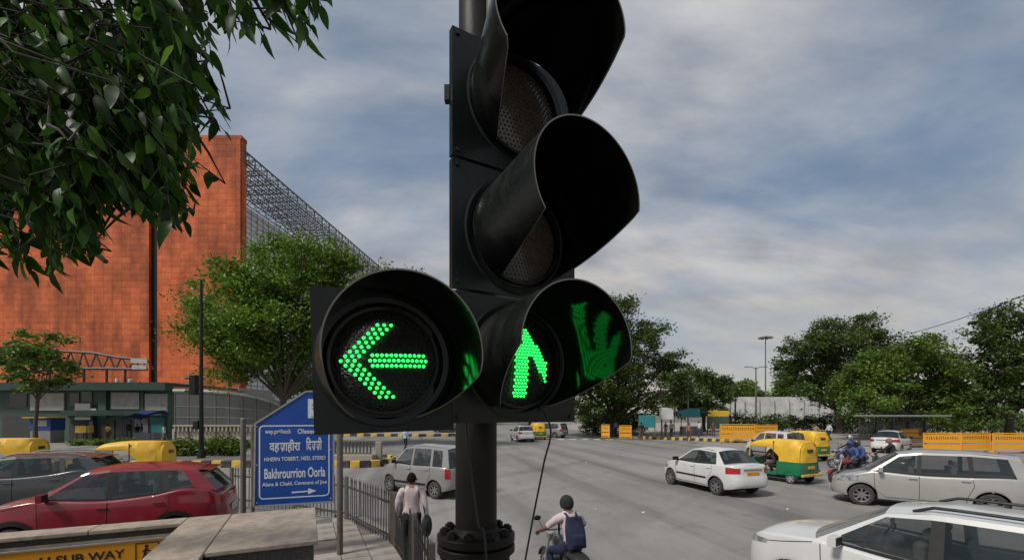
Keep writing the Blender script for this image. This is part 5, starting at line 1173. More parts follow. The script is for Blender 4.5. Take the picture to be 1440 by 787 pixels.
def make_tree(label, base, blobs, n, size, m, seed, trunk_r=0.3, name='tree', group='trees round the junction', clump=0.55, fork=0.3, per=110):
    """blobs: crown masses (x, y, z, rx, ry, rz) relative to the base"""
    root = thing(name, label, 'tree', base, 0, group); rr = random.Random(seed); zmin = min(b_[2]-b_[5]*0.6 for b_ in blobs); fz = max(1.2, zmin*0.8)
    cxm = sum(b_[0] for b_ in blobs)/len(blobs); cym = sum(b_[1] for b_ in blobs)/len(blobs); fk = Vector((cxm*fork, cym*fork, fz))
    mb = MB(); mb.tube([(0, 0, -.1), (rr.uniform(-.1, .1), rr.uniform(-.1, .1), fz*.4), fk], [trunk_r*1.35, trunk_r, trunk_r*.82], 10); mb.build('trunk', M_['bark'], root)
    for b_ in blobs:
        c = Vector(b_[:3]); mid = fk.lerp(c, .5)+Vector((rr.uniform(-.5, .5), rr.uniform(-.5, .5), rr.uniform(-.2, .7))); lr = trunk_r*(.25+.4*min(1, b_[3]/4)); mb = MB(); mb.tube([fk-Vector((0, 0, .3)), mid, c], [lr, lr*.7, lr*.35], 8)
        for k in range(7):
            d = Vector((rr.uniform(-1, 1), rr.uniform(-1, 1), rr.uniform(-.4, 1))); e = c+Vector((d.x*b_[3], d.y*b_[4], d.z*b_[5]))*.8; s0 = mid.lerp(c, rr.uniform(.2, 1)); mb.tube([s0, s0.lerp(e, .5)+Vector((rr.uniform(-.3, .3), rr.uniform(-.3, .3), rr.uniform(-.1, .4))), e], [lr*.35, lr*.22, lr*.08], 5, caps=False)
        mb.build('limb', M_['bark'], root)
    tree_leaves('crown', blobs, n, size, m, root, seed, clump, per)
    return root
def auto_blobs(pxs, Y, seed, depth=3.0, base=None):
    """crown masses from (px, py, radius px) read off the photograph at distance Y, each set to its own depth"""
    rr = random.Random(seed); out = []
    for px, py, r_ in pxs:
        dy = rr.uniform(-depth, depth); p = at(px, py, Y+dy); rad = r_/F*(Y+dy); out.append((p.x-base[0], p.y-base[1], p.z-base[2], rad, rad*rr.uniform(.9, 1.25), rad*rr.uniform(.72, .95)))
    return out
# ================================================================== PLACING: VEHICLES
wht = M_['alloy']
SUVo = make_car('white_suv', 'white SUV with dark side glass cut off at the lower right', 'car', NEARSUV, (5.42, 5.62), (-0.55, 0.835), 'car_white'); SUVo[0].scale = (.97, 1, .95)
make_car('silver_mpv', 'pale silver people carrier behind the white SUV at the right', 'car', MPV, (12.25, 13.2), (-0.80, 0.60), 'car_pearl')
SD = make_car('taxi_sedan', 'white taxi sedan with yellow number plate in mid junction', 'car', SEDAN, (7.35, 16.35), (-0.30, 0.954), 'car_white', taxi=True)
make_car('silver_hatchback', 'tall silver hatchback passing behind the signal pole', 'car', HATCH, (-3.0, 15.6), (-0.80, 0.60), 'car_silver')
make_car('red_suv', 'dark red SUV with sloping rear at the left edge', 'car', dict(SUV, rails=None), (-8.1, 9.15), (-0.93, -0.36), 'car_red')[0].scale = (.92, 1, 1.05)
make_car('charcoal_suv', 'charcoal SUV with roof rails half hidden behind the red SUV', 'car', dict(SUV, rails=(.3, -1.5)), (-13.6, 12.4), (-0.93, -0.36), 'car_charcoal')
make_car('parked_sedan', 'older white sedan at the right beside the yellow barricades', 'car', dict(SEDAN, L=4.3), (27.2, 31.6), (0.80, 0.60), 'car_white')
make_car('far_sedan', 'small white sedan far off in the junction mouth', 'car', SEDAN, (1.0, 43.5), (-0.25, 0.97), 'car_white')
make_car('far_van', 'blue and white van parked by the far kerb', 'car', dict(MPV, L=4.4), (4.3, 50.5), (-0.75, 0.65), 'car_silver')
make_car('hatchback', 'white hatchback half hidden behind the auto-rickshaw', 'car', HATCH, (15.9, 26.8), (-0.2, 0.98), 'car_white')
make_car('dark_car', 'dark car far off left of the signal pole', 'car', SEDAN, (-8.6, 59.5), (-1, 0.1), 'car_charcoal')
make_car('far_car', 'pale car far off behind the policeman', 'car', HATCH, (-5.2, 66), (-1, 0.2), 'car_silver')
make_rickshaw('green and yellow auto-rickshaw right behind the white taxi', (11.15, 18.4), (-0.42, 0.908))
make_rickshaw('yellow-topped auto-rickshaw farther back, behind the green and yellow one', (17.6, 26.6), (-0.25, 0.97))
make_rickshaw('yellow-roofed auto-rickshaw showing above the red SUV', (-14.6, 17.0), (-0.97, -0.25))
make_rickshaw('auto-rickshaw with only its yellow roof at the far left', (-21.6, 18.8), (-0.97, -0.25))
make_rickshaw('tiny auto-rickshaw seen between the far white sedan and the van', (2.7, 46.5), (-0.2, 0.98))
# sticker on the taxi's rear side window
q = Vector((-1.0, .765, 1.12)); mb = MB(); mb.box((-.93, .742, 1.16), (.11, .012, .10)); mb.build('window_sticker', M_['rick_green'], SD[0], bevel=.02)
# ------------------------------------------------ two-wheelers and riders
hd = (-0.32, 0.947); rz = math.atan2(hd[1], hd[0])
mc = (0.80, 6.75)
make_motorcycle('black motorcycle ridden by the man with the backpack', mc, hd, 'car_charcoal').scale = (.92,)*3
rid = make_person('rider with black helmet and pale shirt on the near motorcycle', mc, rz, RIDE, 'cloth_pink', 'cloth_navy', grip=True, helmet='cloth_black', scale=.92)
bp = thing('backpack', 'navy backpack with straps on the near motorcycle rider', 'backpack', (mc[0], mc[1], 0), rz); bp.scale = (.92,)*3
mb = MB(); P = []
for i in range(13):
    t = i/12; zz_ = .93+.46*t; xx = -.40+.10*t; rw = .165*(1-.28*max(0, t-.55)**1.3*2); rd = .105*(1-.45*max(0, t-.6)*1.6)*(0.75+.25*math.sin(math.pi*min(1, t*1.4)))
    P.append([(xx-.035+rd*math.copysign(abs(math.cos(a_))**.6, math.cos(a_))*(1.0 if math.cos(a_) < 0 else .35), rw*math.copysign(abs(math.sin(a_))**.6, math.sin(a_)), zz_) for a_ in np.linspace(0, 2*math.pi, 25)])
mb.grid(P, 0, True, flip=True); mb.add(P[0], [tuple(range(24))]); mb.add(P[-1], [tuple(range(24))[::-1]]); mb.build('bag', M_['cloth_navy'], bp)
mb = MB(); mb.box((-.50, 0, 1.06), (.12, .22, .20)); mb.build('front_pocket', M_['cloth_navy'], bp, bevel=.05)
mb = MB(); mb.tube([(-.41, -.03, 1.40), (-.43, 0, 1.44), (-.41, .03, 1.40)], .01, 6); mb.build('handle', M_['cloth_black'], bp)
for sy in (1, -1):
    mb = MB(); mb.tube([(-.33, sy*.07, 1.36), (-.24, sy*.09, 1.425), (-.12, sy*.105, 1.40), (-.05, sy*.12, 1.28), (-.12, sy*.15, 1.08), (-.30, sy*.14, .98)], .018, 8); mb.build('strap', M_['cloth_navy'], bp)
# scooter with two riders in blue, facing left
hd = (-0.72, -0.2); 
p = (13.35, 17.5); hd = (-0.97, -0.22); rz = math.atan2(hd[1], hd[0])
make_motorcycle('dark motorcycle carrying two riders in blue, left of the silver people carrier', p, hd, 'car_maroon')
make_person('front rider in blue jacket and helmet on the loaded motorcycle', p, rz, RIDE, 'cloth_blue', 'cloth_navy', long=True, grip=True, helmet='tarp_blue')
make_person('pillion passenger in dark blue behind the front rider', p, rz, PILL, 'cloth_blue', 'cloth_black', long=True, helmet='car_charcoal')
p = (16.9, 22.2); hd = (-0.9, 0.42); rz = math.atan2(hd[1], hd[0])
make_motorcycle('dark scooter right behind the two blue riders', p, hd, 'car_charcoal', True)
make_person('rider with pale helmet and dark jacket on the scooter', p, rz, RIDE, 'cloth_navy', 'cloth_black', long=True, grip=True, helmet='car_silver')
p = (16.4, 19.3); hd = (-0.45, 0.9); rz = math.atan2(hd[1], hd[0])
make_motorcycle('scooter half hidden behind the silver people carrier', p, hd, 'car_charcoal', True)
make_person('rider in black with a red helmet behind the silver people carrier', p, rz, RIDE, 'cloth_black', 'cloth_black', long=True, grip=True, helmet='cloth_plum')
# rickshaw driver
p = (11.15, 18.4); rz = math.atan2(.908, -.42)
make_person('driver in brown sitting inside the green and yellow auto-rickshaw', p, rz, DRIVE, 'cloth_plum', 'cloth_brown', grip=True)
# ------------------------------------------------ pedestrians
make_person('man in pale pink shirt walking away along the railing', (-1.72, 7.55), R(100), pose(head=(.045, .0, 1.595), elL=(-.04, .25, 1.15), wrL=(.09, .22, .95), elR=(-.06, -.25, 1.15), wrR=(-.02, -.28, .90), knL=(.10, .10, .52), anL=(.12, .10, .10), toL=(.26, .11, .05), anR=(-.16, -.10, .12), toR=(-.02, -.11, .04)),
    'cloth_pink', 'cloth_black', long=True, z=0.12, scale=.96)
hb = thing('shoulder_bag', 'black bag hanging at the right side of the man in pink', 'bag', (-1.45, 7.5, 0.72))
mb = MB(); mb.ell((0, 0, .16), (.09, .16, .19), 14, 10); mb.build('bag', M_['cloth_black'], hb)
mb = MB(); mb.tube([(0, -.1, .3), (-.06, 0.02, .5), (-.16, .06, .82), (-.16, .14, .82), (-.02, .12, .3)], .012, 6); mb.build('strap', M_['cloth_black'], hb)
p = g(570, 636); make_person('man in pale blue shirt and dark trousers standing at the island nose', (p.x, p.y), R(60), WALK, 'cloth_paleblue', 'cloth_black', long=True)
for i, (x, y, sh, pa, J, rz_, lb) in enumerate((
    (182, 619, 'cloth_white', 'cloth_denim', STAND, 200, 'person in white shirt standing before the kiosk shutter'), (193, 620, 'cloth_black', 'cloth_grey', WALK, 160, 'person in dark clothes walking past the kiosk shutter'),
    (199, 620, 'cloth_navy', 'cloth_white', STAND, 30, 'person in navy top and pale trousers before the kiosk'), (231, 623, 'cloth_white', 'cloth_khaki', WALK, 20, 'person in white shirt bent near the blue tarpaulin'),
    (295, 622, 'cloth_navy', 'cloth_black', STAND, 260, 'person in navy by the canopy wall right of the black pole'), (122, 622, 'cloth_paleblue', 'cloth_denim', STAND, 250, 'person in pale blue beside the blue snack stall'), (152, 621, 'cloth_yellow', 'cloth_brown', STAND, 90, 'person in yellow beside the yellow booth'))):
    p = g(x, y); make_person(lb, (p.x, p.y), R(rz_), J, sh, pa, long=bool(i % 2), group='people before the kiosk')
for i, (x, y, sh, pa, J, rz_, lb) in enumerate((
    (936, 616, 'cloth_black', 'cloth_black', WALK, 200, 'person in black walking by the white cabinet'), (944, 615, 'cloth_grey', 'cloth_black', STAND, 100, 'person in grey standing by the white cabinet'), (969, 621, 'cloth_plum', 'cloth_brown', WALK, 250, 'person in reddish checked shirt at the striped kerb'),
    (983, 614, 'cloth_white', 'cloth_denim', STAND, 180, 'person in white beside the teal tent'), (1003, 614, 'cloth_brown', 'cloth_brown', STAND, 240, 'person in brown right of the teal tent'), (866, 613, 'cloth_grey', 'cloth_black', STAND, 240, 'person in grey between the two small barricades'),
    (1147, 624, 'cloth_khaki', 'cloth_brown', STAND, 200, 'person in khaki behind the farther auto-rickshaw'), (1166, 620, 'cloth_white', 'cloth_navy', WALK, 180, 'person in white carrying goods before the dark trees'), (902, 619, 'cloth_black', 'cloth_brown', STAND, 90, 'person in black below the teal board'))):
    p = g(x, y, .16); make_person(lb, (p.x, p.y), R(rz_), J, sh, pa, long=bool(i % 2), z=.16, group='people on the right footpath')

# ================================================================== STREET FURNITURE
# ---- blue direction board
SY = 8.2
def sgp(px, py, dy=0.0): return at(px, py, SY+dy)
bs = thing('blue_sign', 'blue information board with white lettering and arrow on two posts', 'sign', tuple(g(410, 778, 0.12)))
BO = Vector(bs.location)
# face plane: left edge a little nearer than the right one
pL, pR = at(357, 705, 8.0), at(469, 705, 8.45); ex = Vector((pR.x-pL.x, pR.y-pL.y, 0)); wS = ex.length; ex.normalize(); ey = Vector((0, 0, 1)); ez = ex.cross(ey)
zb0 = 1.10
MS = Matrix(((ex.x, ey.x, ez.x, pL.x-BO.x), (ex.y, ey.y, ez.y, pL.y-BO.y), (ex.z, ey.z, ez.z, zb0-BO.z), (0, 0, 0, 1)))
hL, hT = 1.44, 2.10     # left shoulder height and top
poly = [(0, 0), (wS, 0), (wS, 2.10), (0.86, 2.10), (0.02, 1.50)]
mb = MB(); mb.prism(poly, -0.03, 0.0, 0, M=MS); mb.build('panel', M_['sign_blue'], bs)
mb = MB()
for i in range(len(poly)):
    a_, c_ = poly[i], poly[(i+1) % len(poly)]; mb.bar(MS @ Vector((*a_, -.012)), MS @ Vector((*c_, -.012)), .03, .05, up=tuple(ez))
mb.build('edge_frame', M_['sign_grey'], bs)
mb = MB(); x0, x1, y0, y1, rr_ = .09, wS-.08, .13, 1.46, .07; pth = []
for cx_, cy_, a0 in ((x1-rr_, y1-rr_, 0), (x0+rr_, y1-rr_, 90), (x0+rr_, y0+rr_, 180), (x1-rr_, y0+rr_, 270)):
    for k in range(6): a_ = R(a0+18*k); pth.append((cx_+rr_*math.cos(a_), cy_+rr_*math.sin(a_)))
for i in range(len(pth)):
    a_, c_ = Vector((*pth[i], .003)), Vector((*pth[(i+1) % len(pth)], .003)); d_ = (c_-a_).normalized(); n_ = Vector((-d_.y, d_.x, 0))*.011; mb.add([a_-n_, c_-n_, c_+n_, a_+n_], [(0, 1, 2, 3)], 0, False, MS)
mb.build('border_line', M_['sign_white'], bs)
def stext(body_, x, y, w_, h_, bold=0.0): text_part('lettering', body_, .2, M_['sign_white'], bs, MS @ Matrix.Translation((x, y, .003)), bold=bold, ext=.0015, fit=(w_, h_))
def sx_(px): return (px-357)/112*wS
def stx(body_, p0, p1, y0_, y1_, bold=0.0): stext(body_, (sx_(p0)+sx_(p1))/2, y0_, sx_(p1)-sx_(p0), y1_-y0_, bold)
stx('wey.pr=hock', 372, 408, 1.29, 1.40, .003); stx('Oleeeer', 417, 446, 1.31, 1.40, .003)
stx('\u0935\u0939\u0932\u093e\u0939\u0940\u0930\u093e', 378, 421, .96, 1.21, .004); stx('\u093f\u0926\u0932\u0932\u0940', 429, 452, .98, 1.24, .004)
stx('HHERN TOBERT, HED, STERD', 371, 457, .80, .885, .003)
stx('Bakhrourrion Oorla', 371, 457, .49, .68, .004)
stx('Alana & Chald, Covenant of Jive', 368, 459, .335, .425, .003)
mb = MB(); mb.add([(.62, .205, .003), (.90, .215, .003), (.90, .17, .003), (1.04, .228, .003), (.90, .285, .003), (.90, .24, .003), (.62, .235, .003)], [(0, 1, 2, 3, 4, 5, 6)], 0, False, MS); mb.build('arrow', M_['sign_white'], bs)
mb = MB(); mb.box((1.03, 1.78, .004), (.27, .36, .006), M=MS); em = mb.build('plaque', M_['sign_white'], bs)
mb = MB()
for (x, y, w_, h_) in ((1.03, 1.72, .03, .2), (1.03, 1.85, .14, .03), (1.0, 1.78, .08, .02), (1.06, 1.70, .1, .02), (1.03, 1.63, .16, .02)): mb.box((x, y, .009), (w_, h_, .003), M=MS)
mb.build('emblem', M_['sign_grey'], em)
for bx, by in ((.05, .06), (wS-.05, .06), (.05, 1.45), (wS-.05, 2.04), (wS-.05, 1.0), (.05, .75)):
    mb = MB(); mb.lathe([(0, .01), (.012, .008), (.016, 0)], 8, M=MS @ Matrix.Translation((bx, by, 0))); mb.build('bolt', M_['sign_grey'], bs)
for (px, Yp, zt_, w_) in ((342, 8.15, 2.68, .075), (355.5, 8.03, 2.55, .05), (478, 8.3, 2.55, .09)):
    q = at(px, 600, Yp); mb = MB(); mb.tube([(q.x-BO.x, q.y-BO.y, 0), (q.x-BO.x, q.y-BO.y, zt_-BO.z)], w_/1.6, 12); mb.ell((q.x-BO.x, q.y-BO.y, zt_-BO.z), (w_/1.5, w_/1.5, .03), 12, 6); mb.build('post', M_['post_grey'], bs)

# ---- spiked railing: panels between posts, each bar a part
pk = MB(); pk.box((0, 0, .5), (.017, .017, 1.0)); pk.add([(-.022, -.012, 1.0), (.022, -.012, 1.0), (.022, .012, 1.0), (-.022, .012, 1.0), (0, 0, 1.12)], [(0, 1, 4), (1, 2, 4), (2, 3, 4), (3, 0, 4), (3, 2, 1, 0)]); pkm = pk.mesh('picket', M_['rail_paint'])
def railing(label, path, z0, step=.135, rails=(.16, .84), post_h=1.08, posts=True, h=1.0, m='rail_paint'):
    o = Vector((path[0][0], path[0][1], z0)); root = thing('railing', label, 'railing', tuple(o))
    for a_, c_ in zip(path, path[1:]):
        A, C_ = Vector((*a_, 0)), Vector((*c_, 0)); L_ = (C_-A).length; n_ = int(L_/step); ang = math.atan2(C_.y-A.y, C_.x-A.x); oo = Vector((o.x, o.y, 0))
        for rz_ in rails:
            mb = MB(); mb.bar(A-oo+Vector((0, 0, rz_*h)), C_-oo+Vector((0, 0, rz_*h)), .03, .045); mb.build('rail', M_[m], root)
        for k in range(n_+1):
            q = A.lerp(C_, k/n_)-oo; ob = link('picket', pkm, root, (q.x, q.y, 0), (random.uniform(-.015, .015), random.uniform(-.015, .015), ang)); ob.scale = (1, 1, h)
        for q in ((A,) if c_ != path[-1] else (A, C_)):
            mb = MB(); mb.box((q.x-oo.x, q.y-oo.y, post_h/2), (.075, .075, post_h)); mb.build('post', M_['post_grey'], root)
    return root
railing('grey spiked railing along the footpath behind the blue board', [(-8.2, 12.9), (-6.0, 12.1), (-4.15, 11.05), (-2.45, 9.0)], .12)
railing('black spiked railing in the foreground beside the man in pink', [(-2.35, 8.85), (-1.55, 7.0), (-0.98, 5.4)], .12, step=.1, m='black_metal')

# ---- black signal mast on the island
sm = thing('signal_mast', 'tall thin black signal mast on the left island', 'traffic light', (-17.9+.0, 25.4, .2)); 
mb = MB(); mb.tube([(0, 0, 0), (0, 0, 3), (0, 0, 10.2)], [.13, .11, .07], 12); mb.build('mast', M_['black_metal'], sm)
mb = MB(); mb.lathe([(0, .5), (.15, .5), (.2, .25), (.22, 0), (0, 0)], 14); mb.build('base', M_['black_metal'], sm)
for zc_ in (4.2,):
    mb = MB(); mb.box((-.42, 0, zc_), (.36, .34, 1.15)); mb.build('signal_head', M_['black_metal'], sm, bevel=.03)
    for k in (-1, 0, 1):
        mb = MB(); mb.grid([[(-.60-.26*t, .15*math.sin(a_), zc_+k*.37+.15*math.cos(a_)) for t in (0, 1)] for a_ in np.linspace(-1.9, 1.9, 15)], 0, True); mb.grid([[(-.60-.26*t, .145*math.sin(a_), zc_+k*.37+.145*math.cos(a_)) for t in (0, 1)] for a_ in np.linspace(-1.9, 1.9, 15)], 0, True, flip=True); mb.build('hood', M_['black_metal'], sm)
    for k in (-.3, .3): mb = MB(); mb.bar((-.3, 0, zc_+k), (0, 0, zc_+k), .05); mb.build('bracket', M_['black_metal'], sm)
mb = MB(); mb.box((-.25, 0, 1.9), (.3, .3, .5)); mb.build('control_box', M_['black_metal'], sm, bevel=.03)
mb = MB(); mb.tube([(0, 0, 8.6), (.15, 0, 8.1), (.5, 0, 7.8)], .03, 6); mb.build('arm', M_['black_metal'], sm)

# ---- far lamp posts, poles, boards
def lamp_post(label, px, ybase, ytop, kind):
    p = g(px, ybase); h_ = H+(YH-ytop)/F*p.y; root = thing('lamp_post', label, 'lamp post', tuple(p)); mb = MB(); mb.tube([(0, 0, 0), (0, 0, h_*.5), (0, 0, h_)], [.16, .12, .08], 10); mb.build('pole', M_['post_grey'], root)
    if kind == 'mast':
        mb = MB(); mb.lathe([(.95, h_-.1), (1.0, h_), (.9, h_+.1), (.1, h_+.25), (.1, h_-.2)], 20); mb.build('lamp_ring', M_['post_grey'], root)
        for k in range(8): a_ = k*math.pi/4; mb = MB(); mb.box((1.05*math.cos(a_), 1.05*math.sin(a_), h_-.12), (.45, .45, .25)); mb.build('lamp', M_['panel_grey'], root, bevel=.04)
    else:
        for s in (1, -1):
            mb = MB(); mb.tube([(0, 0, h_-.3), (s*.5, 0, h_), (s*1.2, 0, h_+.08)], .05, 8); mb.build('arm', M_['post_grey'], root); mb = MB(); mb.box((s*1.45, 0, h_+.06), (.6, .22, .12)); mb.build('lamp', M_['panel_grey'], root, bevel=.03)
    return root
lamp_post('tall high-mast lamp with a ring of lights beyond the white hoarding', 1076.5, 601, 474, 'mast'); lamp_post('two-armed street lamp left of the high-mast lamp', 1063, 606, 516, 'double'); lamp_post('short two-armed street lamp by the teal tent trees', 1034, 607, 541, 'double')
p = g(967.5, 613); fs = thing('far_signal', 'slim grey signal pole standing before the teal tent', 'traffic light', tuple(p)); hz_ = H+(YH-517)/F*p.y
mb = MB(); mb.tube([(0, 0, 0), (0, 0, hz_)], [.1, .06], 8); mb.build('pole', M_['steel'], fs)
mb = MB(); mb.box((-.4, 0, 4.6), (.4, .3, 1.2)); mb.build('signal_head', M_['panel_white'], fs, bevel=.04); mb = MB(); mb.box((-.4, -.16, 4.6), (.3, .05, 1.0)); mb.build('lens_panel', M_['black_metal'], fs)
mb = MB(); mb.box((.3, 0, 6.0), (.3, .3, .9)); mb.build('upper_head', M_['steel_dark'], fs, bevel=.04)
p = g(910, 616, .16); tb = thing('teal_board', 'small teal board on posts at the right footpath', 'sign', tuple(p))
mb = MB(); mb.box((0, 0, 1.75), (1.75, .06, 1.25)); mb.build('panel', M_['tarp_teal'], tb, bevel=.02)
for sx in (-.8, .8): mb = MB(); mb.box((sx, .06, 1.1), (.07, .07, 2.2)); mb.build('post', M_['post_grey'], tb)
p = g(937, 614, .16); wc = thing('white_cabinet', 'white box raised on dark legs left of the teal tent', 'cabinet', tuple(p))
mb = MB(); mb.box((0, 0, 2.55), (1.3, .8, 1.3)); mb.build('box', M_['wall_white'], wc, bevel=.04)
for sx in (-.5, .5): mb = MB(); mb.box((sx, 0, .95), (.12, .12, 1.9)); mb.build('leg', M_['steel_dark'], wc)
p = g(973, 611, .16); tt = thing('vendor_tent', 'teal tarpaulin vendor tent among people on the right footpath', 'tent', tuple(p))
mb = MB(); Pt = [[(x, y, 2.5+1.1*math.cos(min(1.5, abs(x)/1.7))*(1-.1*abs(y))-.4) for y in np.linspace(-1.3, 1.3, 6)] for x in np.linspace(-1.9, 1.9, 13)]; mb.grid(Pt, 0, True); mb.grid([[(a_, b_, c_-.03) for a_, b_, c_ in r_] for r_ in Pt], 0, True, flip=True)
mb.grid([[(x, -1.3, 2.1+(1.1*math.cos(min(1.5, abs(x)/1.7))-.05)*t) for t in (0, .5, 1)] for x in np.linspace(-1.8, .4, 9)], 0, True); mb.build('tarpaulin', M_['tarp_teal'], tt)
for sx in (-1.7, 1.7):
    for sy in (-1.1, 1.1): mb = MB(); mb.tube([(sx, sy, 0), (sx, sy, 2.3)], .04, 6); mb.build('pole', M_['steel_dark'], tt)
mb = MB(); mb.box((0, .2, .5), (2.4, 1.1, 1.0)); mb.build('counter', M_['panel_grey'], tt, bevel=.05)
p = g(1010, 610, .16); yb_ = thing('yellow_banner', 'low yellow and green banner frame right of the teal tent', 'banner', tuple(p))
mb = MB(); mb.box((0, 0, 2.55), (2.6, .06, .7)); mb.build('upper_cloth', M_['rick_yellow'], yb_); mb = MB(); mb.box((0, 0, 1.4), (2.6, .05, 1.5)); mb.build('lower_cloth', M_['kiosk_green'], yb_)
for sx in (-1.3, 1.3): mb = MB(); mb.box((sx, .05, 1.5), (.1, .1, 3.0)); mb.build('post', M_['bark'], yb_)
# bus shelter at the right behind the barricades
p = g(1300, 632); bsh = thing('roadside_shelter', 'roadside shelter with a thin dark roof behind the right barricades', 'shelter', tuple(p))
mb = MB(); mb.box((0, 2, 2.55), (5.8, 2.4, .14)); mb.build('roof', M_['panel_grey'], bsh, bevel=.03)
for k in range(5): mb = MB(); mb.box((-2.7+k*1.35, 2.8, 1.25), (.09, .09, 2.5)); mb.build('post', M_['steel_dark'], bsh)
mb = MB(); mb.box((0, 2.9, 1.5), (5.4, .05, 1.2)); mb.build('back_screen', M_['glass'], bsh); mb = MB(); mb.box((0, 2.4, .5), (4.6, .4, .08)); mb.build('bench', M_['steel'], bsh)

rr_l = random.Random(5)
# ---- yellow barricades
def barricade(label, px, ybase, w_, h_=1.25, yaw=0.0, panel=True):
    p = g(px, ybase, .0); root = thing('barricade', label, 'barricade', tuple(p), yaw, 'yellow police barricades'); m = M_['barricade']
    for s in (1, -1):
        mb = MB(); mb.tube([(s*w_/2, 0, .05), (s*w_/2, 0, h_)], .035, 8); mb.build('side_post', m, root)
        mb = MB(); mb.box((s*w_/2, 0, .07), (.07, .7, .06)); mb.lathe([(0, .03), (.06, .03), (.06, -.03), (0, -.03)], 10, 1, M=Matrix.Translation((s*w_/2, -.32, .06)) @ Matrix.Rotation(R(90), 4, 'Y')); mb.build('foot', [m, M_['rubber']], root)
    for z_ in ((.22, h_-.02)): mb = MB(); mb.tube([(-w_/2, 0, z_), (w_/2, 0, z_)], .03, 8); mb.build('rail', m, root)
    mb = MB(); mb.box((0, 0, h_*.72), (w_-.08, .03, h_*.42)); mb.build('upper_panel', m, root); mb = MB(); mb.box((0, 0, h_*.33), (w_-.08, .03, h_*.24)); mb.build('lower_panel', m, root)
    mb = MB(); rr = random.Random(int(px))
    x = -w_/2+.14
    while x < w_/2-.16:
        k = rr.uniform(.05, .1)*max(1, w_/1.8); mb.box((x+k/2, -.02, h_*.76), (k*.3, .006, h_*.15)); mb.box((x+k*.55, -.02, h_*(.76+rr.choice((-.05, 0, .05)))), (k*.6, .006, .035)); x += k*1.35
    mb.build('faded_lettering', M_['ink'], root); return root
barricade('narrow yellow barricade at the kerb, left of the pair', 851.5, 617, .85, 1.55, R(-25)); barricade('narrow yellow barricade at the kerb, right of the pair', 879.5, 618, 1.2, 1.5, R(-10))
barricade('wide yellow barricade with dark lettering at the end of the striped kerb', 1037, 622.5, 3.1, 1.75, R(-4)); barricade('yellow barricade behind the white hatchback', 1078, 616, 2.5, 1.5, R(6))
barricade('yellow barricade at the right, nearest of the row by the shelter', 1325, 637, 2.3, 1.4, R(-8)); barricade('yellow barricade farther right in the row by the shelter', 1372, 636, 2.2, 1.4, R(4)); barricade('yellow barricade between the white sedan and the shelter', 1283, 628, 2.2, 1.5, R(10)); barricade('rightmost yellow barricade by the shelter', 1420, 637, 2.2, 1.4, R(-3))

# scraps of litter on the asphalt
for x, y, lb in ((839, 717, 'pale paper scrap on the road just right of the motorcycle rider'), (901, 720, 'white paper scrap on the road below the taxi, right of the rider'), (823, 650, 'pale scrap on the open road beyond the motorcycle rider'), (970, 697, 'pale scrap on the road beside the taxi front wheel'), (1105, 715, 'pale scrap on the road behind the taxi bumper')):
    p = g(x, y); mb = MB(); P = [[(i*.035+rr_l.uniform(-.01, .01), j*.03+rr_l.uniform(-.01, .01), .006+rr_l.uniform(0, .02)) for j in range(3)] for i in range(4)]; mb.grid(P, 0, False)
    tag(mb.build('paper_scrap', M_['plate_white'], None, (p.x, p.y, .002), (0, 0, rr_l.uniform(0, 6))), lb, 'litter', 'litter scraps on the road')
# overhead wire
mb = MB(); A, C_ = at(1205, 486, 46), at(1520, 383, 34); mb.tube([A.lerp(C_, t)-A-Vector((0, 0, .6*math.sin(math.pi*t))) for t in np.linspace(0, 1, 14)], .03, 6); tag(mb.build('overhead_wire', M_['cable'], None, tuple(A)), 'overhead wire rising to the right above the trees', 'wire')

# ================================================================== TREES AND HEDGES
def px_tree(label, basepx, Y, blobs_px, n, size, m, seed, depth=3.0, r_=.3, **k):
    b0 = ((basepx-720)/F*Y, Y, 0.0); return make_tree(label, b0, auto_blobs(blobs_px, Y, seed, depth, b0), n, size, m, seed, r_, **k)
px_tree('leafy green tree before the red building, left of the signal', 395, 36, [(300, 470, 38), (345, 475, 40), (365, 410, 34), (285, 425, 26), (330, 400, 34), (360, 440, 42), (400, 372, 40), (430, 352, 26), (465, 372, 32), (440, 410, 44), (390, 490, 44), (440, 470, 46), (330, 510, 34), (470, 450, 40), (495, 420, 36), (530, 460, 50), (420, 530, 30), (560, 420, 40)], 76000, .15, LEAF_YELLOWISH, 11, 2.5, .28, clump=.55)
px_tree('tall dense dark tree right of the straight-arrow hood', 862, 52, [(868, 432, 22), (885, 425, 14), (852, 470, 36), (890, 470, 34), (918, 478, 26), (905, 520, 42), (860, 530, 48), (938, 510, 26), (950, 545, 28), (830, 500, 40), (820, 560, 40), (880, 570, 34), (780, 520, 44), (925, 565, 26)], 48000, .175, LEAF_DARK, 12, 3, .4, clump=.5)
px_tree('lower round tree behind the slim grey signal pole', 990, 62, [(985, 532, 18), (1005, 540, 18), (970, 548, 20), (1000, 562, 24), (1020, 552, 14), (965, 570, 20)], 14000, .19, LEAF_DARK, 13, 2.5, .25, clump=.5)
px_tree('pale distant tree left of the lamp posts', 1045, 85, [(1040, 552, 16), (1055, 543, 12), (1060, 560, 16), (1030, 562, 14)], 4500, .34, LEAF_MID, 14, 3, .25, clump=.6)
px_tree('broad spreading tree in the right middle', 1180, 56, [(1118, 500, 24), (1140, 482, 24), (1165, 468, 24), (1195, 460, 20), (1215, 452, 16), (1180, 490, 28), (1108, 522, 20), (1140, 520, 30), (1160, 545, 28), (1215, 475, 22), (1225, 500, 30), (1190, 520, 30), (1130, 555, 18)], 34000, .18, LEAF_DARK, 15, 3, .42, clump=.5)
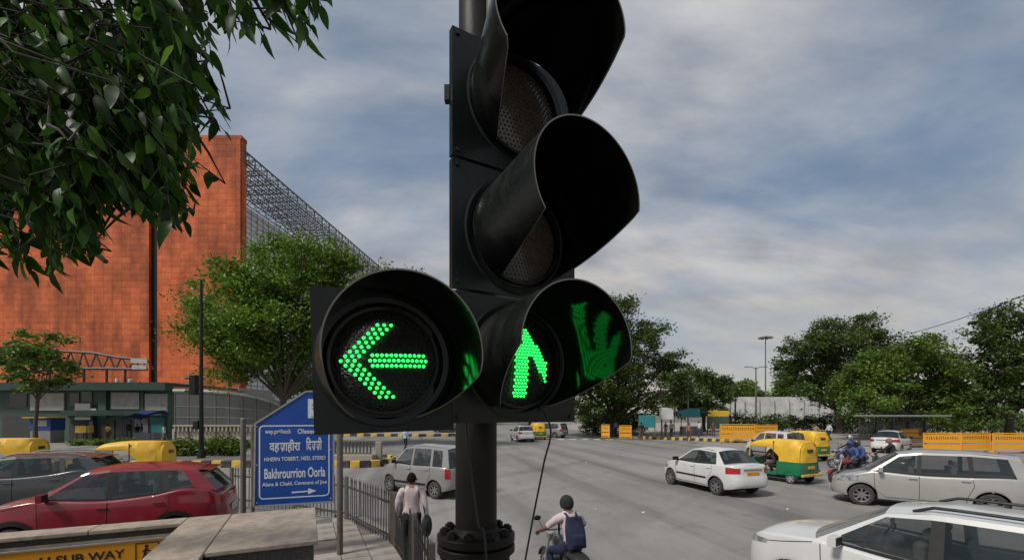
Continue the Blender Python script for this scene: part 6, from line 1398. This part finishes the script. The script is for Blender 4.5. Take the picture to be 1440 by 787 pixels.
px_tree('wide bright green tree at the right before the shelter', 1275, 46, [(1225, 520, 30), (1255, 505, 30), (1290, 490, 24), (1312, 480, 16), (1320, 505, 24), (1285, 530, 40), (1205, 540, 32), (1232, 525, 34), (1240, 555, 36), (1325, 545, 36), (1290, 570, 36), (1210, 570, 24), (1345, 570, 30), (1355, 520, 16)], 42000, .16, LEAF_MID, 16, 2.5, .35, clump=.55)
px_tree('dark tree at the far right edge', 1420, 44, [(1400, 500, 40), (1440, 470, 50), (1430, 540, 50), (1390, 560, 36), (1480, 520, 60), (1400, 450, 22)], 24000, .18, LEAF_DARK, 17, 2.5, .35, clump=.5)
px_tree('small tree at the far left of the kiosk', 50, 38, [(88, 480, 12), (66, 500, 22), (40, 490, 26), (92, 515, 10), (60, 530, 24), (20, 510, 30)], 5000, .2, LEAF_MID, 18, 1.2, .15, clump=.35)
# a tree line closing the far end of the streets
for i, (x, Y, r_, lb) in enumerate(((560, 95, 40, 'far tree behind the left-arrow signal box'), (630, 105, 34, 'far tree behind the signal pole'), (690, 110, 36, 'far tree just right of the signal pole'), (745, 100, 34, 'far tree above the distant white sedan'), (1110, 100, 26, 'far tree behind the white hoarding, left'), (1170, 95, 24, 'far tree behind the white hoarding, right'), (1250, 90, 36, 'far tree behind the right trees'), (1340, 85, 40, 'far tree at the right beyond the shelter'))):
    px_tree(lb, x, Y, [(x, 560-r_*.6, r_*.7), (x-r_*.6, 568-r_*.3, r_*.55), (x+r_*.6, 566-r_*.3, r_*.55), (x, 570, r_*.6)], 5000, .42, LEAF_DARK if i % 2 else LEAF_MID, 30+i, 3, .3, clump=.8)
def hedge(label, pxa, pxb, Y, z0, h_, n, m, seed, dep=.8, name='hedge'):
    xa, xb = (pxa-720)/F*Y, (pxb-720)/F*Y; root = thing(name, label, 'hedge', ((xa+xb)/2, Y, z0)); k = max(2, int((xb-xa)/.9)); rr = random.Random(seed)
    bl = [((i/(k-1)-.5)*(xb-xa), rr.uniform(-.2, .2), h_*.5+rr.uniform(-.05, .1), .6, dep, h_*rr.uniform(.45, .6)) for i in range(k)]
    tree_leaves('foliage', bl, n, .09 if Y < 45 else .16, m, root, seed, .16 if Y < 45 else .3, 12)
    mb = MB()
    for b_ in bl: mb.tube([(b_[0], 0, -.05), (b_[0]+.1, .05, h_*.6)], .025, 5)
    mb.build('stems', M_['bark'], root)
for i, (a_, c_) in enumerate(((246, 262), (264, 280), (292, 306), (308, 322), (324, 338))):
    hedge(('leftmost clipped green bush on the island before the canopy', 'clipped green bush just left of the black mast', 'clipped green bush just right of the black mast', 'clipped green bush second right of the black mast', 'clipped green bush left of the blue board posts')[i], a_, c_, 27.0, .2, .95, 1500, LEAF_MID, 50+i, .5, 'bush')
hedge('long low hedge in front of the kiosk people', 112, 170, 38, 0, .42, 3500, LEAF_MID, 60)
hedge('long dark hedge along the right footpath under the white hoarding', 1020, 1190, 62, .1, 2.5, 9000, LEAF_DARK, 61, 1.2); hedge('shrubs at the foot of the tall dark tree by the barricades', 826, 900, 56, .1, 3.0, 7000, LEAF_MID, 62, 1.6, 'shrubbery')
hedge('dark shrubs under the right-hand trees behind the shelter', 1195, 1470, 56, .1, 2.6, 11000, LEAF_DARK, 63, 1.6, 'shrubbery')
# planter tubs by the bushes
for i, x in enumerate((314, 330)):
    p = g(x, 640, .2); mb = MB(); mb.lathe([(0, .0), (.28, 0), (.36, .45), (.32, .45), (.30, .40), (0, .40)], 16); tag(mb.build('planter_tub', M_['panel_white'], None, (p.x, p.y+.6, .2)), ('pale planter tub on the island, left one' if i == 0 else 'pale planter tub on the island, next to the blue board posts'), 'planter')

# ---- foreground tree whose twigs hang into the upper left
ft = thing('foreground_tree', 'dark leafy branches overhanging the upper left corner', 'tree', (-6.2, 4.2, 0.0)); FO = Vector((-6.2, 4.2, 0))
mb = MB(); mb.tube([(0, 0, -.1), (.1, .05, 1.5), (.2, -.1, 3.4), (.5, -.3, 5.2)], [.34, .27, .23, .18], 14); mb.build('trunk', M_['bark'], ft)
rr = random.Random(21)
mains = [[(.5, -.3, 5.2), (1.6, -.7, 5.9), (3.0, -1.0, 6.0), (4.6, -1.2, 5.7)], [(.3, -.15, 4.2), (1.4, -.6, 4.9), (2.6, -.8, 5.0), (3.9, -1.1, 4.7)], [(.4, -.2, 4.7), (1.2, -1.2, 5.4), (2.2, -2.0, 5.5), (3.2, -2.4, 5.2)], [(.3, -.15, 4.4), (1.0, -.2, 4.9), (1.9, -.2, 4.7), (2.7, -.4, 4.1)]]
for q in mains: mb = MB(); mb.tube(q, [.12, .08, .05, .02], 8); mb.build('limb', M_['bark'], ft)
region = [(-120, -160), (560, -160), (505, 6), (470, 24), (430, 60), (372, 60), (352, 92), (322, 128), (318, 160), (335, 190), (300, 205), (262, 225), (258, 250), (262, 318), (235, 318), (200, 290), (170, 285), (150, 300), (128, 345), (105, 380), (60, 400), (-120, 420)]
LV = []
for v in range(4):
    mb = MB(); n_ = 7; cu = (0.16, 0.34, 0.08, 0.5)[v]; P = []
    for i in range(n_+1):
        t = i/n_; w_ = .20*math.sin(math.pi*t**.78)**.9*(1-.2*t)+.003; z_ = -cu*t*t; fold = .10+.06*v
        P.append([(t, -w_, z_+w_*fold+.012*math.sin(t*14+v)), (t, 0, z_), (t, w_, z_+w_*fold+.012*math.cos(t*13+v))])
    mb.grid(P, 0, True); mb.add([(-.16, -.008, .02), (-.16, .008, .02), (0, .008, 0), (0, -.008, 0)], [(0, 1, 2, 3)]); LV.append(mb.mesh('leaf', LEAF_NEAR))
leaf_tf = []; twm = MB()
tries = 0; tw_n = 0
nodes = []
for q in mains:
    for a_, c_ in zip(q, q[1:]): nodes += [Vector(a_).lerp(Vector(c_), t) for t in np.linspace(0, 1, 9)]
tw = []
while len(tw) < 860 and tries < 12000:
    tries += 1; px, py = rr.uniform(-100, 500), rr.uniform(-110, 400)
    if rr.random() < .4: px, py = rr.uniform(50, 275), rr.uniform(100, 340)
    if not inside((px, py), region): continue
    Y = rr.choice((rr.uniform(2.2, 2.9), rr.uniform(2.6, 4.4))); tip = at(px, py, Y)-FO
    if tip.z > 5.6: continue
    L_ = rr.uniform(.35, .6); d0 = Vector((rr.uniform(-.2, .9), rr.uniform(-.5, .4), rr.uniform(-.1, .5))).normalized(); mid = tip-Vector((rr.uniform(.0, .22), rr.uniform(-.1, .1), -.22))*L_/.4; st_ = mid-d0*L_*.7+Vector((0, 0, .06)); tw.append((st_, mid, tip))
m0 = list(nodes); tw.sort(key=lambda t: min((t[0]-q).length for q in m0))
for st_, mid, tip in tw:            # each twig grows from the nearest wood already there
    nr_ = min(nodes, key=lambda q: (q-st_).length); d_ = (nr_-st_).length; r0 = .006+.006*min(1, d_)
    twm.tube([nr_, nr_.lerp(st_, .5)+Vector((0, 0, .05*d_)), st_, mid, tip], [r0, r0*.9, .006, .004, .0018], 5, caps=False); nodes.append(st_)
    nl = rr.randint(7, 11)
    for k in range(nl):
        f = (k+.5)/nl
        if f < .35: q = st_.lerp(mid, f/.35); dr = (mid-st_)
        else: q = mid.lerp(tip, (f-.35)/.65); dr = (tip-mid)
        dr = dr.normalized(); sd_ = dr.cross(Vector((0, 0, 1)))
        if sd_.length < .1: sd_ = Vector((1, 0, 0))
        sd_.normalize(); s_ = 1 if k % 2 else -1
        x_ = (dr*rr.uniform(.2, .7)+sd_*s_*rr.uniform(.3, .9)+Vector((rr.uniform(-.3, .3), rr.uniform(-.3, .3), -rr.uniform(.35, 1.1)))).normalized()
        w_ = at(0, 0, 1) if False else None
        pp = q+FO; 
        tipw = pp+x_*.15; pxx = 720+F*tipw.x/tipw.y; pyy = YH-F*(tipw.z-H)/tipw.y
        zz_ = Vector((rr.uniform(-1, 1), rr.uniform(-1.2, .3), rr.uniform(.1, 1))); y_ = zz_.cross(x_)
        if y_.length < .05: continue
        y_.normalize(); zz_ = x_.cross(y_); sc = rr.uniform(.07, .16)
        leaf_tf.append((Matrix(((x_.x, y_.x, zz_.x, q.x), (x_.y, y_.y, zz_.y, q.y), (x_.z, y_.z, zz_.z, q.z), (0, 0, 0, 1))) @ Matrix.Diagonal((sc, sc, sc, 1)), rr.randrange(4), (pp.y, 0 < pxx < 1440 and 0 < pyy < 787)))
twm.build('twigs', M_['twig_bark'], ft)
leaf_tf.sort(key=lambda t: (not t[2][1], t[2][0]))
for Mx, v, _ in leaf_tf[:300]:
    o = link('leaf', LV[v], ft); o.matrix_local = Mx
bmv, bmf = [], []
for Mx, v, _ in leaf_tf[300:]:
    me = LV[v]; o_ = len(bmv); bmv += [tuple(Mx @ q.co) for q in me.vertices]; bmf += [tuple(i+o_ for i in p_.vertices) for p_ in me.polygons]
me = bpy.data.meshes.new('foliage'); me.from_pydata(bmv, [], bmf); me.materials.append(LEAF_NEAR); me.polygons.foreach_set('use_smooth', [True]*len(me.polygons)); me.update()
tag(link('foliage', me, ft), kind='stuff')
